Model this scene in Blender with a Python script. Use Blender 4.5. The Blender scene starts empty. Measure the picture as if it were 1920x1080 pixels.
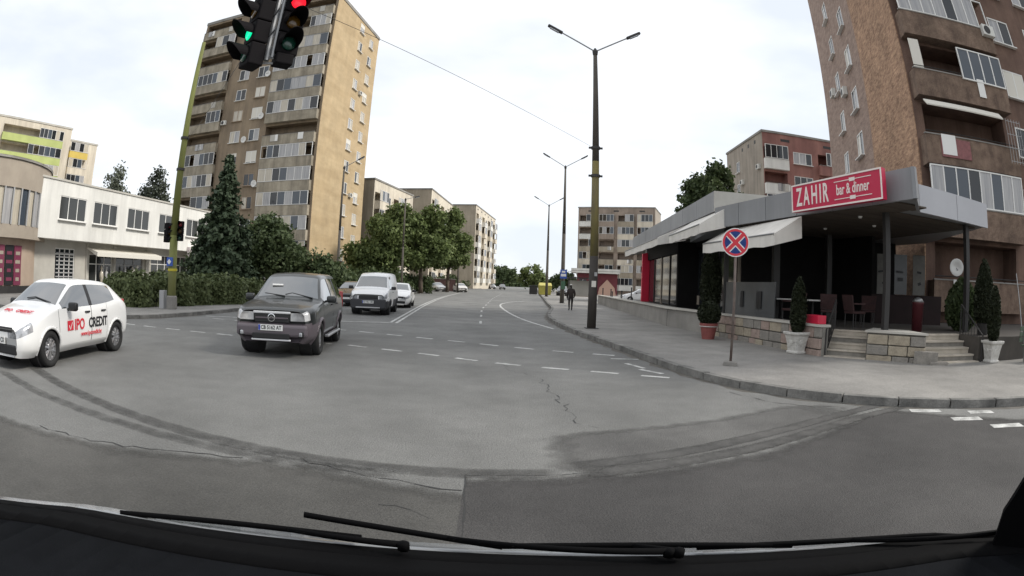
import bpy, math, random
import numpy as np
from mathutils import Matrix, Vector
from mathutils.geometry import tessellate_polygon

SC = bpy.context.scene
COL = SC.collection
R = math.radians
random.seed(7)

# ------------------------------------------------------------------ camera
cd = bpy.data.cameras.new('camera')
cam = bpy.data.objects.new('camera', cd)
COL.objects.link(cam)
SC.camera = cam
SC.render.engine = 'CYCLES'
cd.type = 'PANO'                      # wide dashcam lens, about 115 degrees across
cd.sensor_fit = 'HORIZONTAL'
cd.sensor_width = 36.0
cd.clip_start = 0.02
cd.clip_end = 6000
cy = cd
cy.panorama_type = 'FISHEYE_LENS_POLYNOMIAL'
cy.fisheye_fov = R(175)
cy.fisheye_polynomial_k0 = 0.0
cy.fisheye_polynomial_k1 = -0.050780825851876384
cy.fisheye_polynomial_k2 = -0.00019388720469725018
cy.fisheye_polynomial_k3 = 1.2132709451057936e-05
cy.fisheye_polynomial_k4 = -9.110527347938862e-07
PITCH, ROLL = -0.0075, 0.0360
cam.matrix_world = (Matrix.Translation((0, 0, 1.62)) @ Matrix.Rotation(PITCH, 4, 'X')
                    @ Matrix.Rotation(-ROLL, 4, 'Y') @ Matrix.Rotation(R(90), 4, 'X'))

# ------------------------------------------------------------------ world: bright thin overcast
SUN_EL, SUN_AZ = 40.0, 92.0           # azimuth clockwise from +Y
wd = bpy.data.worlds.new('World')
SC.world = wd
wd.use_nodes = True
nt = wd.node_tree
nt.nodes.clear()
wo = nt.nodes.new('ShaderNodeOutputWorld')
bg = nt.nodes.new('ShaderNodeBackground')
sky = nt.nodes.new('ShaderNodeTexSky')
sky.sky_type = 'NISHITA'
sky.sun_disc = False
sky.sun_elevation = R(SUN_EL)
sky.sun_rotation = R(SUN_AZ)
tcw = nt.nodes.new('ShaderNodeTexCoord')
mpw = nt.nodes.new('ShaderNodeMapping')
mpw.inputs['Scale'].default_value = (1.0, 1.0, 2.6)
nzw = nt.nodes.new('ShaderNodeTexNoise')
nzw.inputs['Scale'].default_value = 2.1
nzw.inputs['Detail'].default_value = 5.0
nzw.inputs['Roughness'].default_value = 0.5
crw = nt.nodes.new('ShaderNodeValToRGB')
crw.color_ramp.elements[0].position = 0.36
crw.color_ramp.elements[0].color = (4.0, 4.25, 4.55, 1)
crw.color_ramp.elements[1].position = 0.62
crw.color_ramp.elements[1].color = (5.5, 5.55, 5.65, 1)
mxw = nt.nodes.new('ShaderNodeMixRGB')
mxw.inputs['Fac'].default_value = 0.93
lk = nt.links.new
lk(tcw.outputs['Generated'], mpw.inputs['Vector'])
lk(mpw.outputs['Vector'], nzw.inputs['Vector'])
lk(nzw.outputs['Fac'], crw.inputs['Fac'])
lk(sky.outputs['Color'], mxw.inputs['Color1'])
lk(crw.outputs['Color'], mxw.inputs['Color2'])
lk(mxw.outputs['Color'], bg.inputs['Color'])
lk(bg.outputs['Background'], wo.inputs['Surface'])
bg.inputs['Strength'].default_value = 0.10

sd = bpy.data.lights.new('sun', 'SUN')
sd.energy = 1.5
sd.angle = R(14)
sd.color = (1.0, 0.95, 0.87)
sun = bpy.data.objects.new('sun', sd)
COL.objects.link(sun)
_a = R(SUN_AZ)
_d = Vector((math.sin(_a) * math.cos(R(SUN_EL)), math.cos(_a) * math.cos(R(SUN_EL)), math.sin(R(SUN_EL))))
sun.location = _d * 60
sun.rotation_euler = _d.to_track_quat('Z', 'Y').to_euler()

SC.view_settings.view_transform = 'Standard'
SC.view_settings.look = 'None'
SC.view_settings.gamma = 1.0
SC.view_settings.use_curve_mapping = False
SC.view_settings.exposure = 1.15
SC.cycles.use_denoising = True
SC.cycles.max_bounces = 6
SC.cycles.transparent_max_bounces = 8

# ------------------------------------------------------------------ materials
MATS = {}
def mat(name, col, rough=0.7, col2=None, scale=3.0, amt=1.0, bump=0.0, bscale=None, metal=0.0, coat=0.0,
        emit=None, estr=1.0, spec=0.5, stretch=(1, 1, 1), fine=0.0, lo=0.35, hi=0.65, streak=0.0, blotch=0.0):
    """Principled material with world-space noise mottling between col and col2."""
    if name in MATS:
        return MATS[name]
    m = bpy.data.materials.new(name)
    m.use_nodes = True
    t = m.node_tree
    b = t.nodes['Principled BSDF']
    b.inputs['Roughness'].default_value = rough
    b.inputs['Metallic'].default_value = metal
    b.inputs['Coat Weight'].default_value = coat
    b.inputs['Coat Roughness'].default_value = 0.06
    b.inputs['Specular IOR Level'].default_value = spec
    b.inputs['Base Color'].default_value = (*col, 1)
    L = t.links.new
    if col2 is not None or bump or fine or streak or blotch:
        geo = t.nodes.new('ShaderNodeNewGeometry')
        mp = t.nodes.new('ShaderNodeMapping')
        mp.inputs['Scale'].default_value = stretch
        L(geo.outputs['Position'], mp.inputs['Vector'])
    last = None
    if col2 is not None:
        n = t.nodes.new('ShaderNodeTexNoise')
        n.inputs['Scale'].default_value = scale
        n.inputs['Detail'].default_value = 6
        n.inputs['Roughness'].default_value = 0.62
        L(mp.outputs['Vector'], n.inputs['Vector'])
        r = t.nodes.new('ShaderNodeValToRGB')
        r.color_ramp.elements[0].position = lo
        r.color_ramp.elements[1].position = hi
        r.color_ramp.elements[0].color = (*col, 1)
        r.color_ramp.elements[1].color = (*col2, 1)
        L(n.outputs['Fac'], r.inputs['Fac'])
        last = r.outputs['Color']
    if fine:
        n2 = t.nodes.new('ShaderNodeTexNoise')
        n2.inputs['Scale'].default_value = 45
        n2.inputs['Detail'].default_value = 3
        L(mp.outputs['Vector'], n2.inputs['Vector'])
        r2 = t.nodes.new('ShaderNodeMapRange')
        r2.inputs['From Min'].default_value = 0.3
        r2.inputs['From Max'].default_value = 0.7
        r2.inputs['To Min'].default_value = 1 - fine
        r2.inputs['To Max'].default_value = 1 + fine
        L(n2.outputs['Fac'], r2.inputs['Value'])
        mm = t.nodes.new('ShaderNodeMixRGB')
        mm.blend_type = 'MULTIPLY'
        mm.inputs['Fac'].default_value = 1
        if last is not None:
            L(last, mm.inputs['Color1'])
        else:
            mm.inputs['Color1'].default_value = (*col, 1)
        L(r2.outputs['Result'], mm.inputs['Color2'])
        last = mm.outputs['Color']
    for amt_, sc_, st_ in ((streak, 1.3, (1, 1, .10)), (blotch, .55, (1, 1, 1))):
        if not amt_: continue
        mpx = t.nodes.new('ShaderNodeMapping')
        mpx.inputs['Scale'].default_value = st_
        L(geo.outputs['Position'], mpx.inputs['Vector'])
        n4 = t.nodes.new('ShaderNodeTexNoise')
        n4.inputs['Scale'].default_value = sc_
        n4.inputs['Detail'].default_value = 8
        n4.inputs['Roughness'].default_value = .7
        L(mpx.outputs['Vector'], n4.inputs['Vector'])
        r4 = t.nodes.new('ShaderNodeMapRange')
        r4.inputs['From Min'].default_value = .38
        r4.inputs['From Max'].default_value = .62
        r4.inputs['To Min'].default_value = 1 - amt_
        r4.inputs['To Max'].default_value = 1 + amt_ * .4
        L(n4.outputs['Fac'], r4.inputs['Value'])
        m4 = t.nodes.new('ShaderNodeMixRGB')
        m4.blend_type = 'MULTIPLY'
        m4.inputs['Fac'].default_value = 1
        if last is not None:
            L(last, m4.inputs['Color1'])
        else:
            m4.inputs['Color1'].default_value = (*col, 1)
        L(r4.outputs['Result'], m4.inputs['Color2'])
        last = m4.outputs['Color']
    if last is not None:
        L(last, b.inputs['Base Color'])
    if bump:
        n3 = t.nodes.new('ShaderNodeTexNoise')
        n3.inputs['Scale'].default_value = bscale or scale * 4
        n3.inputs['Detail'].default_value = 4
        L(mp.outputs['Vector'], n3.inputs['Vector'])
        bp = t.nodes.new('ShaderNodeBump')
        bp.inputs['Strength'].default_value = min(1.0, bump)
        bp.inputs['Distance'].default_value = 0.03
        L(n3.outputs['Fac'], bp.inputs['Height'])
        L(bp.outputs['Normal'], b.inputs['Normal'])
    if emit:
        b.inputs['Emission Color'].default_value = (*emit, 1)
        b.inputs['Emission Strength'].default_value = estr
    MATS[name] = m
    return m

def leafmat(name, c1, c2, trans=0.25):
    m = bpy.data.materials.new(name)
    m.use_nodes = True
    t = m.node_tree
    b = t.nodes['Principled BSDF']
    b.inputs['Roughness'].default_value = 0.6
    b.inputs['Specular IOR Level'].default_value = 0.25
    geo = t.nodes.new('ShaderNodeNewGeometry')
    r = t.nodes.new('ShaderNodeValToRGB')
    r.color_ramp.elements[0].color = (*c1, 1)
    r.color_ramp.elements[1].color = (*c2, 1)
    n = t.nodes.new('ShaderNodeTexNoise')
    n.inputs['Scale'].default_value = 0.9
    mth = t.nodes.new('ShaderNodeMath')
    mth.operation = 'ADD'
    mt2 = t.nodes.new('ShaderNodeMath')
    mt2.operation = 'MULTIPLY'
    mt2.inputs[1].default_value = 0.5
    L = t.links.new
    L(geo.outputs['Position'], n.inputs['Vector'])
    L(n.outputs['Fac'], mth.inputs[0])
    L(geo.outputs['Random Per Island'], mth.inputs[1])
    L(mth.outputs[0], mt2.inputs[0])
    L(mt2.outputs[0], r.inputs['Fac'])
    L(r.outputs['Color'], b.inputs['Base Color'])
    tr = t.nodes.new('ShaderNodeBsdfTranslucent')
    L(r.outputs['Color'], tr.inputs['Color'])
    mx = t.nodes.new('ShaderNodeMixShader')
    mx.inputs[0].default_value = trans
    L(b.outputs[0], mx.inputs[1])
    L(tr.outputs[0], mx.inputs[2])
    L(mx.outputs[0], t.nodes['Material Output'].inputs['Surface'])
    MATS[name] = m
    return m

def soft(m):
    """Let a thin ground layer feather out where its 'cover' attribute falls to zero, broken up by noise."""
    t = m.node_tree
    L = t.links.new
    at = t.nodes.new('ShaderNodeAttribute')
    at.attribute_name = 'cover'
    geo = t.nodes.new('ShaderNodeNewGeometry')
    n = t.nodes.new('ShaderNodeTexNoise')
    n.inputs['Scale'].default_value = 5.0
    n.inputs['Detail'].default_value = 6
    L(geo.outputs['Position'], n.inputs['Vector'])
    a = t.nodes.new('ShaderNodeMath')
    a.operation = 'MULTIPLY_ADD'
    a.inputs[1].default_value = 1.6
    L(at.outputs['Fac'], a.inputs[0])
    s_ = t.nodes.new('ShaderNodeMath')
    s_.operation = 'SUBTRACT'
    s_.inputs[1].default_value = 0.85
    L(n.outputs['Fac'], s_.inputs[0])
    L(s_.outputs[0], a.inputs[2])
    c = t.nodes.new('ShaderNodeClamp')
    L(a.outputs[0], c.inputs['Value'])
    L(c.outputs[0], t.nodes['Principled BSDF'].inputs['Alpha'])
    return m

def cover_sheet(name, rows, cov, z, m, parent=None):
    """Grid of points (rows x columns) lying on the road with a cover value for each point."""
    nr, nc = len(rows), len(rows[0])
    me = bpy.data.meshes.new(name)
    me.from_pydata([(p[0], p[1], z) for r in rows for p in r], [], [(i * nc + j, i * nc + j + 1, (i + 1) * nc + j + 1, (i + 1) * nc + j) for i in range(nr - 1) for j in range(nc - 1)])
    at = me.attributes.new('cover', 'FLOAT', 'POINT')
    at.data.foreach_set('value', [c for r in cov for c in r])
    me.materials.append(m)
    return inst(name, me, parent)

# ------------------------------------------------------------------ mesh builder
WM = {}                                  # object name -> world matrix of the frames we place

def place(o, parent=None, loc=(0, 0, 0), rz=0.0):
    o.location = loc
    o.rotation_euler = (0, 0, rz)
    M = Matrix.Translation(loc) @ Matrix.Rotation(rz, 4, 'Z')
    if parent is not None:
        o.parent = parent
        M = WM[parent.name] @ M
    WM[o.name] = M

def tag(o, label=None, cat=None, group=None, kind=None):
    if label: o['label'] = label
    if cat: o['category'] = cat
    if group: o['group'] = group
    if kind: o['kind'] = kind
    return o

def thing(name, label, cat, loc=(0, 0, 0), rz=0.0, group=None):
    o = bpy.data.objects.new(name, None)
    o.empty_display_size = 0.3
    COL.objects.link(o)
    place(o, None, loc, rz)
    return tag(o, label, cat, group)

def inst(name, me, parent=None, loc=(0, 0, 0), rz=0.0):
    o = bpy.data.objects.new(name, me)
    COL.objects.link(o)
    place(o, parent, loc, rz)
    return o

class MB:
    def __init__(self, M=None):
        self.v, self.f, self.M = [], [], M
    def add(self, vs, fs):
        n = len(self.v)
        if self.M is not None:
            vs = [tuple(self.M @ Vector(p)) for p in vs]
        self.v += [tuple(p) for p in vs]
        self.f += [tuple(i + n for i in f) for f in fs]
        return self
    def quad(self, a, b, c, d):
        return self.add([a, b, c, d], [(0, 1, 2, 3)])
    def box(self, x0, x1, y0, y1, z0, z1):
        vs = [(x, y, z) for z in (z0, z1) for y in (y0, y1) for x in (x0, x1)]
        return self.add(vs, [(0, 2, 3, 1), (4, 5, 7, 6), (0, 1, 5, 4), (2, 6, 7, 3), (0, 4, 6, 2), (1, 3, 7, 5)])
    def obox(self, c, sx, sy, sz, rz=0.0, rx=0.0, ry=0.0):
        M = Matrix.Translation(c) @ Matrix.Rotation(rz, 4, 'Z') @ Matrix.Rotation(ry, 4, 'Y') @ Matrix.Rotation(rx, 4, 'X')
        vs = [tuple(M @ Vector((x * sx / 2, y * sy / 2, z * sz / 2))) for z in (-1, 1) for y in (-1, 1) for x in (-1, 1)]
        return self.add(vs, [(0, 2, 3, 1), (4, 5, 7, 6), (0, 1, 5, 4), (2, 6, 7, 3), (0, 4, 6, 2), (1, 3, 7, 5)])
    def prism(self, poly, z0, z1):
        """Vertical prism over a plan polygon (any winding, may be concave)."""
        area = sum(poly[i][0] * poly[(i + 1) % len(poly)][1] - poly[(i + 1) % len(poly)][0] * poly[i][1] for i in range(len(poly)))
        if area < 0:
            poly = poly[::-1]
        n = len(poly)
        vs = [(p[0], p[1], z0) for p in poly] + [(p[0], p[1], z1) for p in poly]
        tri = tessellate_polygon([[Vector((p[0], p[1], 0)) for p in poly]])
        fs = []
        for a, b, c in tri:
            pa, pb, pc = poly[a], poly[b], poly[c]
            if (pb[0] - pa[0]) * (pc[1] - pa[1]) - (pb[1] - pa[1]) * (pc[0] - pa[0]) < 0:
                b, c = c, b
            fs.append((a + n, b + n, c + n))
            fs.append((a, c, b))
        fs += [(i, (i + 1) % n, (i + 1) % n + n, i + n) for i in range(n)]
        return self.add(vs, fs)
    def tube(self, p0, p1, r0, r1=None, n=10, caps=True):
        r1 = r0 if r1 is None else r1
        p0, p1 = Vector(p0), Vector(p1)
        d = (p1 - p0).normalized()
        a = d.orthogonal().normalized()
        b = d.cross(a)
        vs = []
        for p, r in ((p0, r0), (p1, r1)):
            for i in range(n):
                t = 2 * math.pi * i / n
                vs.append(tuple(p + (a * math.cos(t) + b * math.sin(t)) * r))
        fs = [(i, (i + 1) % n, (i + 1) % n + n, i + n) for i in range(n)]
        if caps:
            fs += [tuple(range(n - 1, -1, -1)), tuple(range(n, 2 * n))]
        return self.add(vs, fs)
    def path(self, pts, r, n=8):
        for a, b in zip(pts[:-1], pts[1:]):
            self.tube(a, b, r, r, n)
        return self
    def lathe(self, prof, n=20, c=(0, 0, 0), axis='Z', close=True):
        vs, fs = [], []
        for (r, h) in prof:
            for i in range(n):
                t = 2 * math.pi * i / n
                x, y = r * math.cos(t), r * math.sin(t)
                p = {'Z': (x, y, h), 'X': (h, x, y), 'Y': (y, h, x)}[axis]
                vs.append((p[0] + c[0], p[1] + c[1], p[2] + c[2]))
        m = len(prof)
        for j in range(m - 1):
            for i in range(n):
                k = (i + 1) % n
                fs.append((j * n + i, j * n + k, (j + 1) * n + k, (j + 1) * n + i))
        if close:
            fs += [tuple(range(n - 1, -1, -1)), tuple((m - 1) * n + i for i in range(n))]
        return self.add(vs, fs)
    def ext(self, poly, M, d):
        """Extrude a flat polygon given in local (x, z) along local y by d, placed with matrix M."""
        n = len(poly)
        vs = [tuple(M @ Vector((p[0], 0, p[1]))) for p in poly] + [tuple(M @ Vector((p[0], d, p[1]))) for p in poly]
        return self.add(vs, [tuple(range(n)), tuple(range(2 * n - 1, n - 1, -1))] +
                        [((i + 1) % n, i, i + n, (i + 1) % n + n) for i in range(n)])
    def mesh(self, name, m, smooth=False):
        me = bpy.data.meshes.new(name)
        me.from_pydata(self.v, [], self.f)
        if m is not None:
            me.materials.append(m)
        if smooth:
            me.polygons.foreach_set('use_smooth', [True] * len(me.polygons))
        me.update()
        return me
    def build(self, name, m, parent=None, smooth=False, bevel=0.0, world=False, seg=2):
        if world and parent is not None:
            Mi = WM[parent.name].inverted()
            self.v = [tuple(Mi @ Vector(p)) for p in self.v]
        o = inst(name, self.mesh(name, m, smooth), parent)
        if bevel:
            md = o.modifiers.new('bevel', 'BEVEL')
            md.width = bevel
            md.segments = seg
            md.limit_method = 'ANGLE'
        return o

def struct(name, mb, m, **k):
    return tag(mb.build(name, m, **k), kind='structure')

def text_obj(name, body, size, m, parent, M, depth=0.004, sx=1.0, align='CENTER', shear=0.0, bold=0.0):
    """Lettering as a mesh; M places the text plane (text x right, y up, z out)."""
    cu = bpy.data.curves.new(name, 'FONT')
    cu.body = body
    cu.size = size
    cu.extrude = depth
    cu.align_x = align
    cu.align_y = 'CENTER'
    cu.shear = shear
    cu.offset = bold
    cu.resolution_u = 3
    tmp = bpy.data.objects.new('tmp', cu)
    COL.objects.link(tmp)
    me = bpy.data.meshes.new_from_object(tmp.evaluated_get(bpy.context.evaluated_depsgraph_get()))
    bpy.data.objects.remove(tmp)
    me.transform(M @ Matrix.Diagonal((sx, 1, 1, 1)))
    me.materials.clear()
    me.materials.append(m)
    me.name = name
    return inst(name, me, parent)

def wallM(p, rz):
    """Text frame on a vertical wall at p whose outward normal is local -y turned by rz."""
    return Matrix.Translation(p) @ Matrix.Rotation(rz, 4, 'Z') @ Matrix.Rotation(R(90), 4, 'X')

def rot2(v, a):
    return (v[0] * math.cos(a) - v[1] * math.sin(a), v[0] * math.sin(a) + v[1] * math.cos(a))

# ------------------------------------------------------------------ shared materials
M_asphalt = mat('asphalt', (0.150, 0.150, 0.143), 0.85, (0.200, 0.199, 0.190), 0.30, bump=0.7, bscale=70, fine=0.22, blotch=.20)
M_dim_patch = mat('dimmed_asphalt_patch', (0.040, 0.038, 0.037), 0.85, (0.062, 0.059, 0.057), 0.6, bump=0.6, bscale=70, fine=0.22, blotch=.22)  # repair asphalt, darkened further to carry the windscreen reflection
M_pave = mat('pavement', (0.21, 0.202, 0.188), 0.9, (0.285, 0.272, 0.252), 0.5, bump=0.4, bscale=30, fine=0.2, blotch=.18)
M_kerb = mat('kerb_stone', (0.10, 0.098, 0.092), 0.9, (0.235, 0.228, 0.212), 2.2, bump=0.5, bscale=20, fine=0.15)
M_white = mat('road_paint', (0.56, 0.56, 0.54), 0.75, (0.22, 0.22, 0.21), 3.5, fine=0.25, lo=0.42, hi=0.68)
M_crack = mat('tar_seal', (0.022, 0.022, 0.021), 0.7)
M_soil = mat('soil_grass', (0.075, 0.08, 0.045), 0.95, (0.13, 0.115, 0.085), 0.15, bump=0.4, bscale=6)
M_con = mat('concrete', (0.30, 0.285, 0.26), 0.9, (0.20, 0.19, 0.175), 0.6, bump=0.3, bscale=12, fine=0.1)
M_conlight = mat('pale_concrete', (0.52, 0.50, 0.45), 0.9, (0.40, 0.38, 0.34), 0.5, bump=0.2, bscale=12)
M_frame = mat('white_frame', (0.74, 0.73, 0.70), 0.5)
M_framewood = mat('wood_frame', (0.33, 0.25, 0.18), 0.6)
M_framegrey = mat('grey_frame', (0.36, 0.36, 0.36), 0.5)
M_glass = mat('window_glass', (0.020, 0.023, 0.026), 0.06, spec=0.6)
M_glassblue = mat('window_glass_blue', (0.055, 0.068, 0.085), 0.06, spec=0.6)
M_curtain = mat('window_curtain', (0.42, 0.41, 0.40), 0.35, (0.26, 0.26, 0.27), 9.0, stretch=(1, 1, 0.05), coat=0.5)
M_curtain2 = mat('window_curtain_cream', (0.55, 0.50, 0.40), 0.35, (0.36, 0.32, 0.26), 9.0, stretch=(1, 1, 0.05), coat=0.5)
M_blind = mat('roller_blind', (0.66, 0.63, 0.56), 0.7)
PANES = [M_glass, M_glass, M_glassblue, M_curtain, M_glass, M_curtain2]
M_black = mat('black_plastic', (0.012, 0.012, 0.013), 0.5)
M_rubber = mat('tyre_rubber', (0.016, 0.016, 0.016), 0.85)
M_metal = mat('grey_metal', (0.30, 0.30, 0.30), 0.45, metal=0.7)
M_dmetal = mat('dark_metal', (0.035, 0.033, 0.032), 0.55, metal=0.2)
M_alloy = mat('alloy_rim', (0.55, 0.55, 0.56), 0.3, metal=0.85)
M_hub = mat('steel_hubcap', (0.10, 0.10, 0.10), 0.5, metal=0.4)
M_chrome = mat('chrome', (0.72, 0.72, 0.73), 0.12, metal=1.0)
M_lamp = mat('lamp_lens', (0.30, 0.31, 0.33), 0.12, (0.55, 0.56, 0.58), 14, coat=0.8, metal=0.3)
M_plate = mat('plate_white', (0.72, 0.72, 0.70), 0.4)
M_ink = mat('black_ink', (0.012, 0.012, 0.014), 0.5)
M_red = mat('red_paint', (0.55, 0.015, 0.05), 0.45)
M_redtext = mat('red_letter', (0.62, 0.03, 0.05), 0.5)
M_carglass = mat('car_glass', (0.018, 0.022, 0.023), 0.03, spec=1.0, coat=1.0)
M_carglass.node_tree.nodes['Principled BSDF'].inputs['IOR'].default_value = 2.0
M_trimsilver = mat('silver_trim', (0.62, 0.62, 0.63), 0.3)
M_dish = mat('dish_white', (0.70, 0.69, 0.66), 0.5)
M_ac = mat('air_conditioner', (0.62, 0.61, 0.57), 0.55)
M_bark = mat('bark', (0.075, 0.055, 0.04), 0.95, (0.12, 0.095, 0.075), 4, bump=0.6)
L_mid = leafmat('leaves_mid', (0.042, 0.070, 0.024), (0.235, 0.285, 0.105), .3)
L_dark = leafmat('leaves_dark', (0.025, 0.044, 0.019), (0.120, 0.155, 0.065))
L_fir = leafmat('fir_needles', (0.018, 0.034, 0.020), (0.085, 0.115, 0.062), 0.1)
L_hedge = leafmat('hedge_leaves', (0.040, 0.060, 0.022), (0.185, 0.215, 0.095), 0.15)
L_box = leafmat('topiary_leaves', (0.010, 0.014, 0.007), (0.035, 0.042, 0.02), 0.1)

# ================================================================== SETTING: ground, road, pavements
struct('ground', MB().quad((-3000, -3000, -0.03), (3000, -3000, -0.03), (3000, 3000, -0.03), (-3000, 3000, -0.03)), M_soil)
struct('road', MB().quad((-90, -40, 0), (90, -40, 0), (90, 320, 0), (-90, 320, 0)), M_asphalt)

KR = [(70, -19), (30, -3.6), (14, 2.55), (8.12, 4.99), (6.49, 5.9), (5.53, 6.59), (4.54, 7.47), (3.9, 8.46), (3.39, 9.94), (3.03, 12.49),
      (2.64, 15.57), (2.16, 18.87), (1.83, 23.0), (1.76, 27.2), (2.05, 31.0), (2.75, 37.3), (2.95, 46), (3.55, 62), (4.4, 88), (5.6, 120), (9, 200)]
KL = [(-70, 12.2), (-30, 12.6), (-15.5, 13.3), (-13.6, 13.9), (-12.6, 15.0), (-12.1, 16.8), (-12.0, 19.5), (-12.1, 26), (-12.6, 36), (-13.6, 56), (-14.0, 75),
      (-12.8, 100), (-9.5, 130), (-6.5, 160), (-2, 200)]

def resample(pl, step):
    out = [Vector(pl[0])]
    acc = 0.0
    for a, b in zip(pl[:-1], pl[1:]):
        a, b = Vector(a), Vector(b)
        L = (b - a).length
        s = step - acc
        while s <= L:
            out.append(a + (b - a) * (s / L))
            s += step
        acc = L - (s - step)
    return out

def chaikin(pl, n=2):
    for _ in range(n):
        q = [pl[0]]
        for a, b in zip(pl[:-1], pl[1:]):
            q.append((a[0] * .75 + b[0] * .25, a[1] * .75 + b[1] * .25))
            q.append((a[0] * .25 + b[0] * .75, a[1] * .25 + b[1] * .75))
        q.append(pl[-1])
        pl = q
    return pl

def offset(pl, d):
    """Polyline moved to its left by d."""
    out = []
    for i, p in enumerate(pl):
        a = Vector(pl[max(0, i - 1)])
        b = Vector(pl[min(len(pl) - 1, i + 1)])
        t = (b - a).normalized()
        out.append((p[0] - t.y * d, p[1] + t.x * d))
    return out

KRs, KLs = chaikin(KR), chaikin(KL)

def pavement(name, kerb, side, far):
    inner = offset(kerb, -0.16 * side)
    walk = struct(name, MB().prism(inner + far, -0.02, 0.125), M_pave)
    pts = resample(kerb, 1.0)
    n_single = 0
    rest = MB()
    rng = random.Random(3)
    for a, b in zip(pts[:-1], pts[1:]):
        t = (b - a).normalized()
        nrm = Vector((t.y, -t.x)) * side
        g = 0.012
        z1 = 0.13 + rng.uniform(-.012, .012)
        dl = rng.uniform(-.012, .012)
        a2, b2 = a + t * g + nrm * dl, b - t * g + nrm * dl
        poly = [tuple(a2), tuple(b2), tuple(b2 + nrm * .165), tuple(a2 + nrm * .165)]
        mid = (a + b) / 2
        if mid.length < 42 and mid.y > 0 and n_single < 120:
            m = MB().prism(poly, -0.02, z1)
            m.build('kerb_stone', M_kerb, walk, bevel=0.012)
            n_single += 1
        else:
            rest.prism(poly, -0.02, z1)
    tag(rest.build('far_kerb', M_kerb, walk), kind='stuff')
    return walk

pavement('right_pavement', KRs, 1, [(90, 200), (90, -30)])
pavement('left_pavement', KLs, -1, [(-90, 200), (-90, 12.0)])

# grit and dirt gathered in the gutters
M_grit = mat('gutter_grit', (0.085, 0.078, 0.066), .95, (0.13, 0.122, 0.108), 3, fine=.3)
for nm, kk, sd in (('gutter_grit', KRs, -1), ('gutter_grit', KLs, 1)):
    P = resample(kk, .35)
    rg = random.Random(4)
    o_in = offset([tuple(p) for p in P], .0)
    o_out = [offset([tuple(p) for p in P], -sd * -(.10))[i] for i in range(len(P))]
    mg = MB()
    ww = [rg.uniform(.05, .24) for _ in P]
    tang = [((P[min(i + 1, len(P) - 1)] - P[max(0, i - 1)]).normalized()) for i in range(len(P))]
    pt = [P[i] + Vector((-tang[i].y, tang[i].x)) * (-sd) * ww[i] for i in range(len(P))]
    for i in range(len(P) - 1):
        mg.quad((*P[i], .0018), (*P[i + 1], .0018), (*pt[i + 1], .0018), (*pt[i], .0018))
    tag(mg.build(nm, M_grit), kind='structure')

# ---- painted markings: every dash is a part of the road marking sheet's thing
marks = tag(MB().quad((-.001, 60, .0035), (.001, 60, .0035), (.001, 60.01, .0035), (-.001, 60.01, .0035)).build('road_marking', M_white), kind='structure')
def stripe(a, b, w, name='painted_dash', z=.004):
    a, b = Vector(a), Vector(b)
    t = (b - a).normalized()
    n = Vector((-t.y, t.x)) * w / 2
    L = (b - a).length
    k = max(1, int(L / .25))
    rng = random.Random(int(a.x * 91 + a.y * 37))
    le, ri = [], []
    for i in range(k + 1):
        p = a + (b - a) * (i / k)
        le.append(p + n * (1 + rng.uniform(-.12, .08)))
        ri.append(p - n * (1 + rng.uniform(-.12, .08)))
    m = MB()
    for i in range(k):
        m.quad((*ri[i], z), (*ri[i + 1], z), (*le[i + 1], z), (*le[i], z))
    return m.build(name, M_white, marks)

def dashes(pl, on, off, w, start=0.0):
    P = resample(pl, .05)
    n_on, n_off, i = int(on / .05), int(off / .05), int(start / .05)
    while i + n_on < len(P):
        stripe(P[i], P[i + n_on], w)
        i += n_on + n_off

rowE = [(2.95, 9.72), (1.8, 10.33), (-.05, 11.07), (-1.9, 12.1), (-3.9, 12.85), (-7.4, 13.05), (-12.0, 13.3)]
rowD = [(2.5, 12.95), (.4, 13.95), (-1.4, 15.0), (-4.3, 16.25), (-7.5, 17.2), (-11.6, 17.6)]
dashes(rowE, .55, .47, .13)
dashes(rowD, .55, .50, .13)
# stop line and doubled lane divider beside the oncoming queue
stripe((-11.6, 18.3), (-4.45, 20.45), .16, 'stop_line')
div = chaikin([(-4.4, 20.3), (-5.0, 27), (-5.9, 37), (-7.2, 58), (-7.6, 80)], 2)
for dd in (-.12, .12):
    q = offset(div, dd)
    for a, b in zip(q[:-1], q[1:]):
        stripe(a, b, .11, 'lane_line')
bay = chaikin([(1.6, 20.6), (.55, 25.2), (-.25, 32), (-.85, 40), (-.8, 45), (.0, 50), (1.2, 53)], 2)
for a, b in zip(bay[:-1], bay[1:]):
    stripe(a, b, .13, 'lane_line')
dashes([(-1.2, 22), (-1.8, 34), (-2.0, 60), (-1.5, 90)], 1.5, 3.0, .10)
for (a, b) in (((5.85, 6.0), (6.35, 5.72)), ((6.1, 5.18), (6.6, 4.92)), ((6.35, 4.45), (6.9, 4.15)), ((6.75, 5.35), (7.2, 5.1)), ((6.65, 3.7), (7.2, 3.4))):
    stripe(a, b, .22)
for (a, b, w) in (((2.5, 11.6), (2.75, 10.9), .10), ((2.62, 10.75), (2.95, 10.2), .12), ((2.3, 12.35), (2.95, 12.3), .09)):
    stripe(a, b, w, 'worn_arrow')

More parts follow.
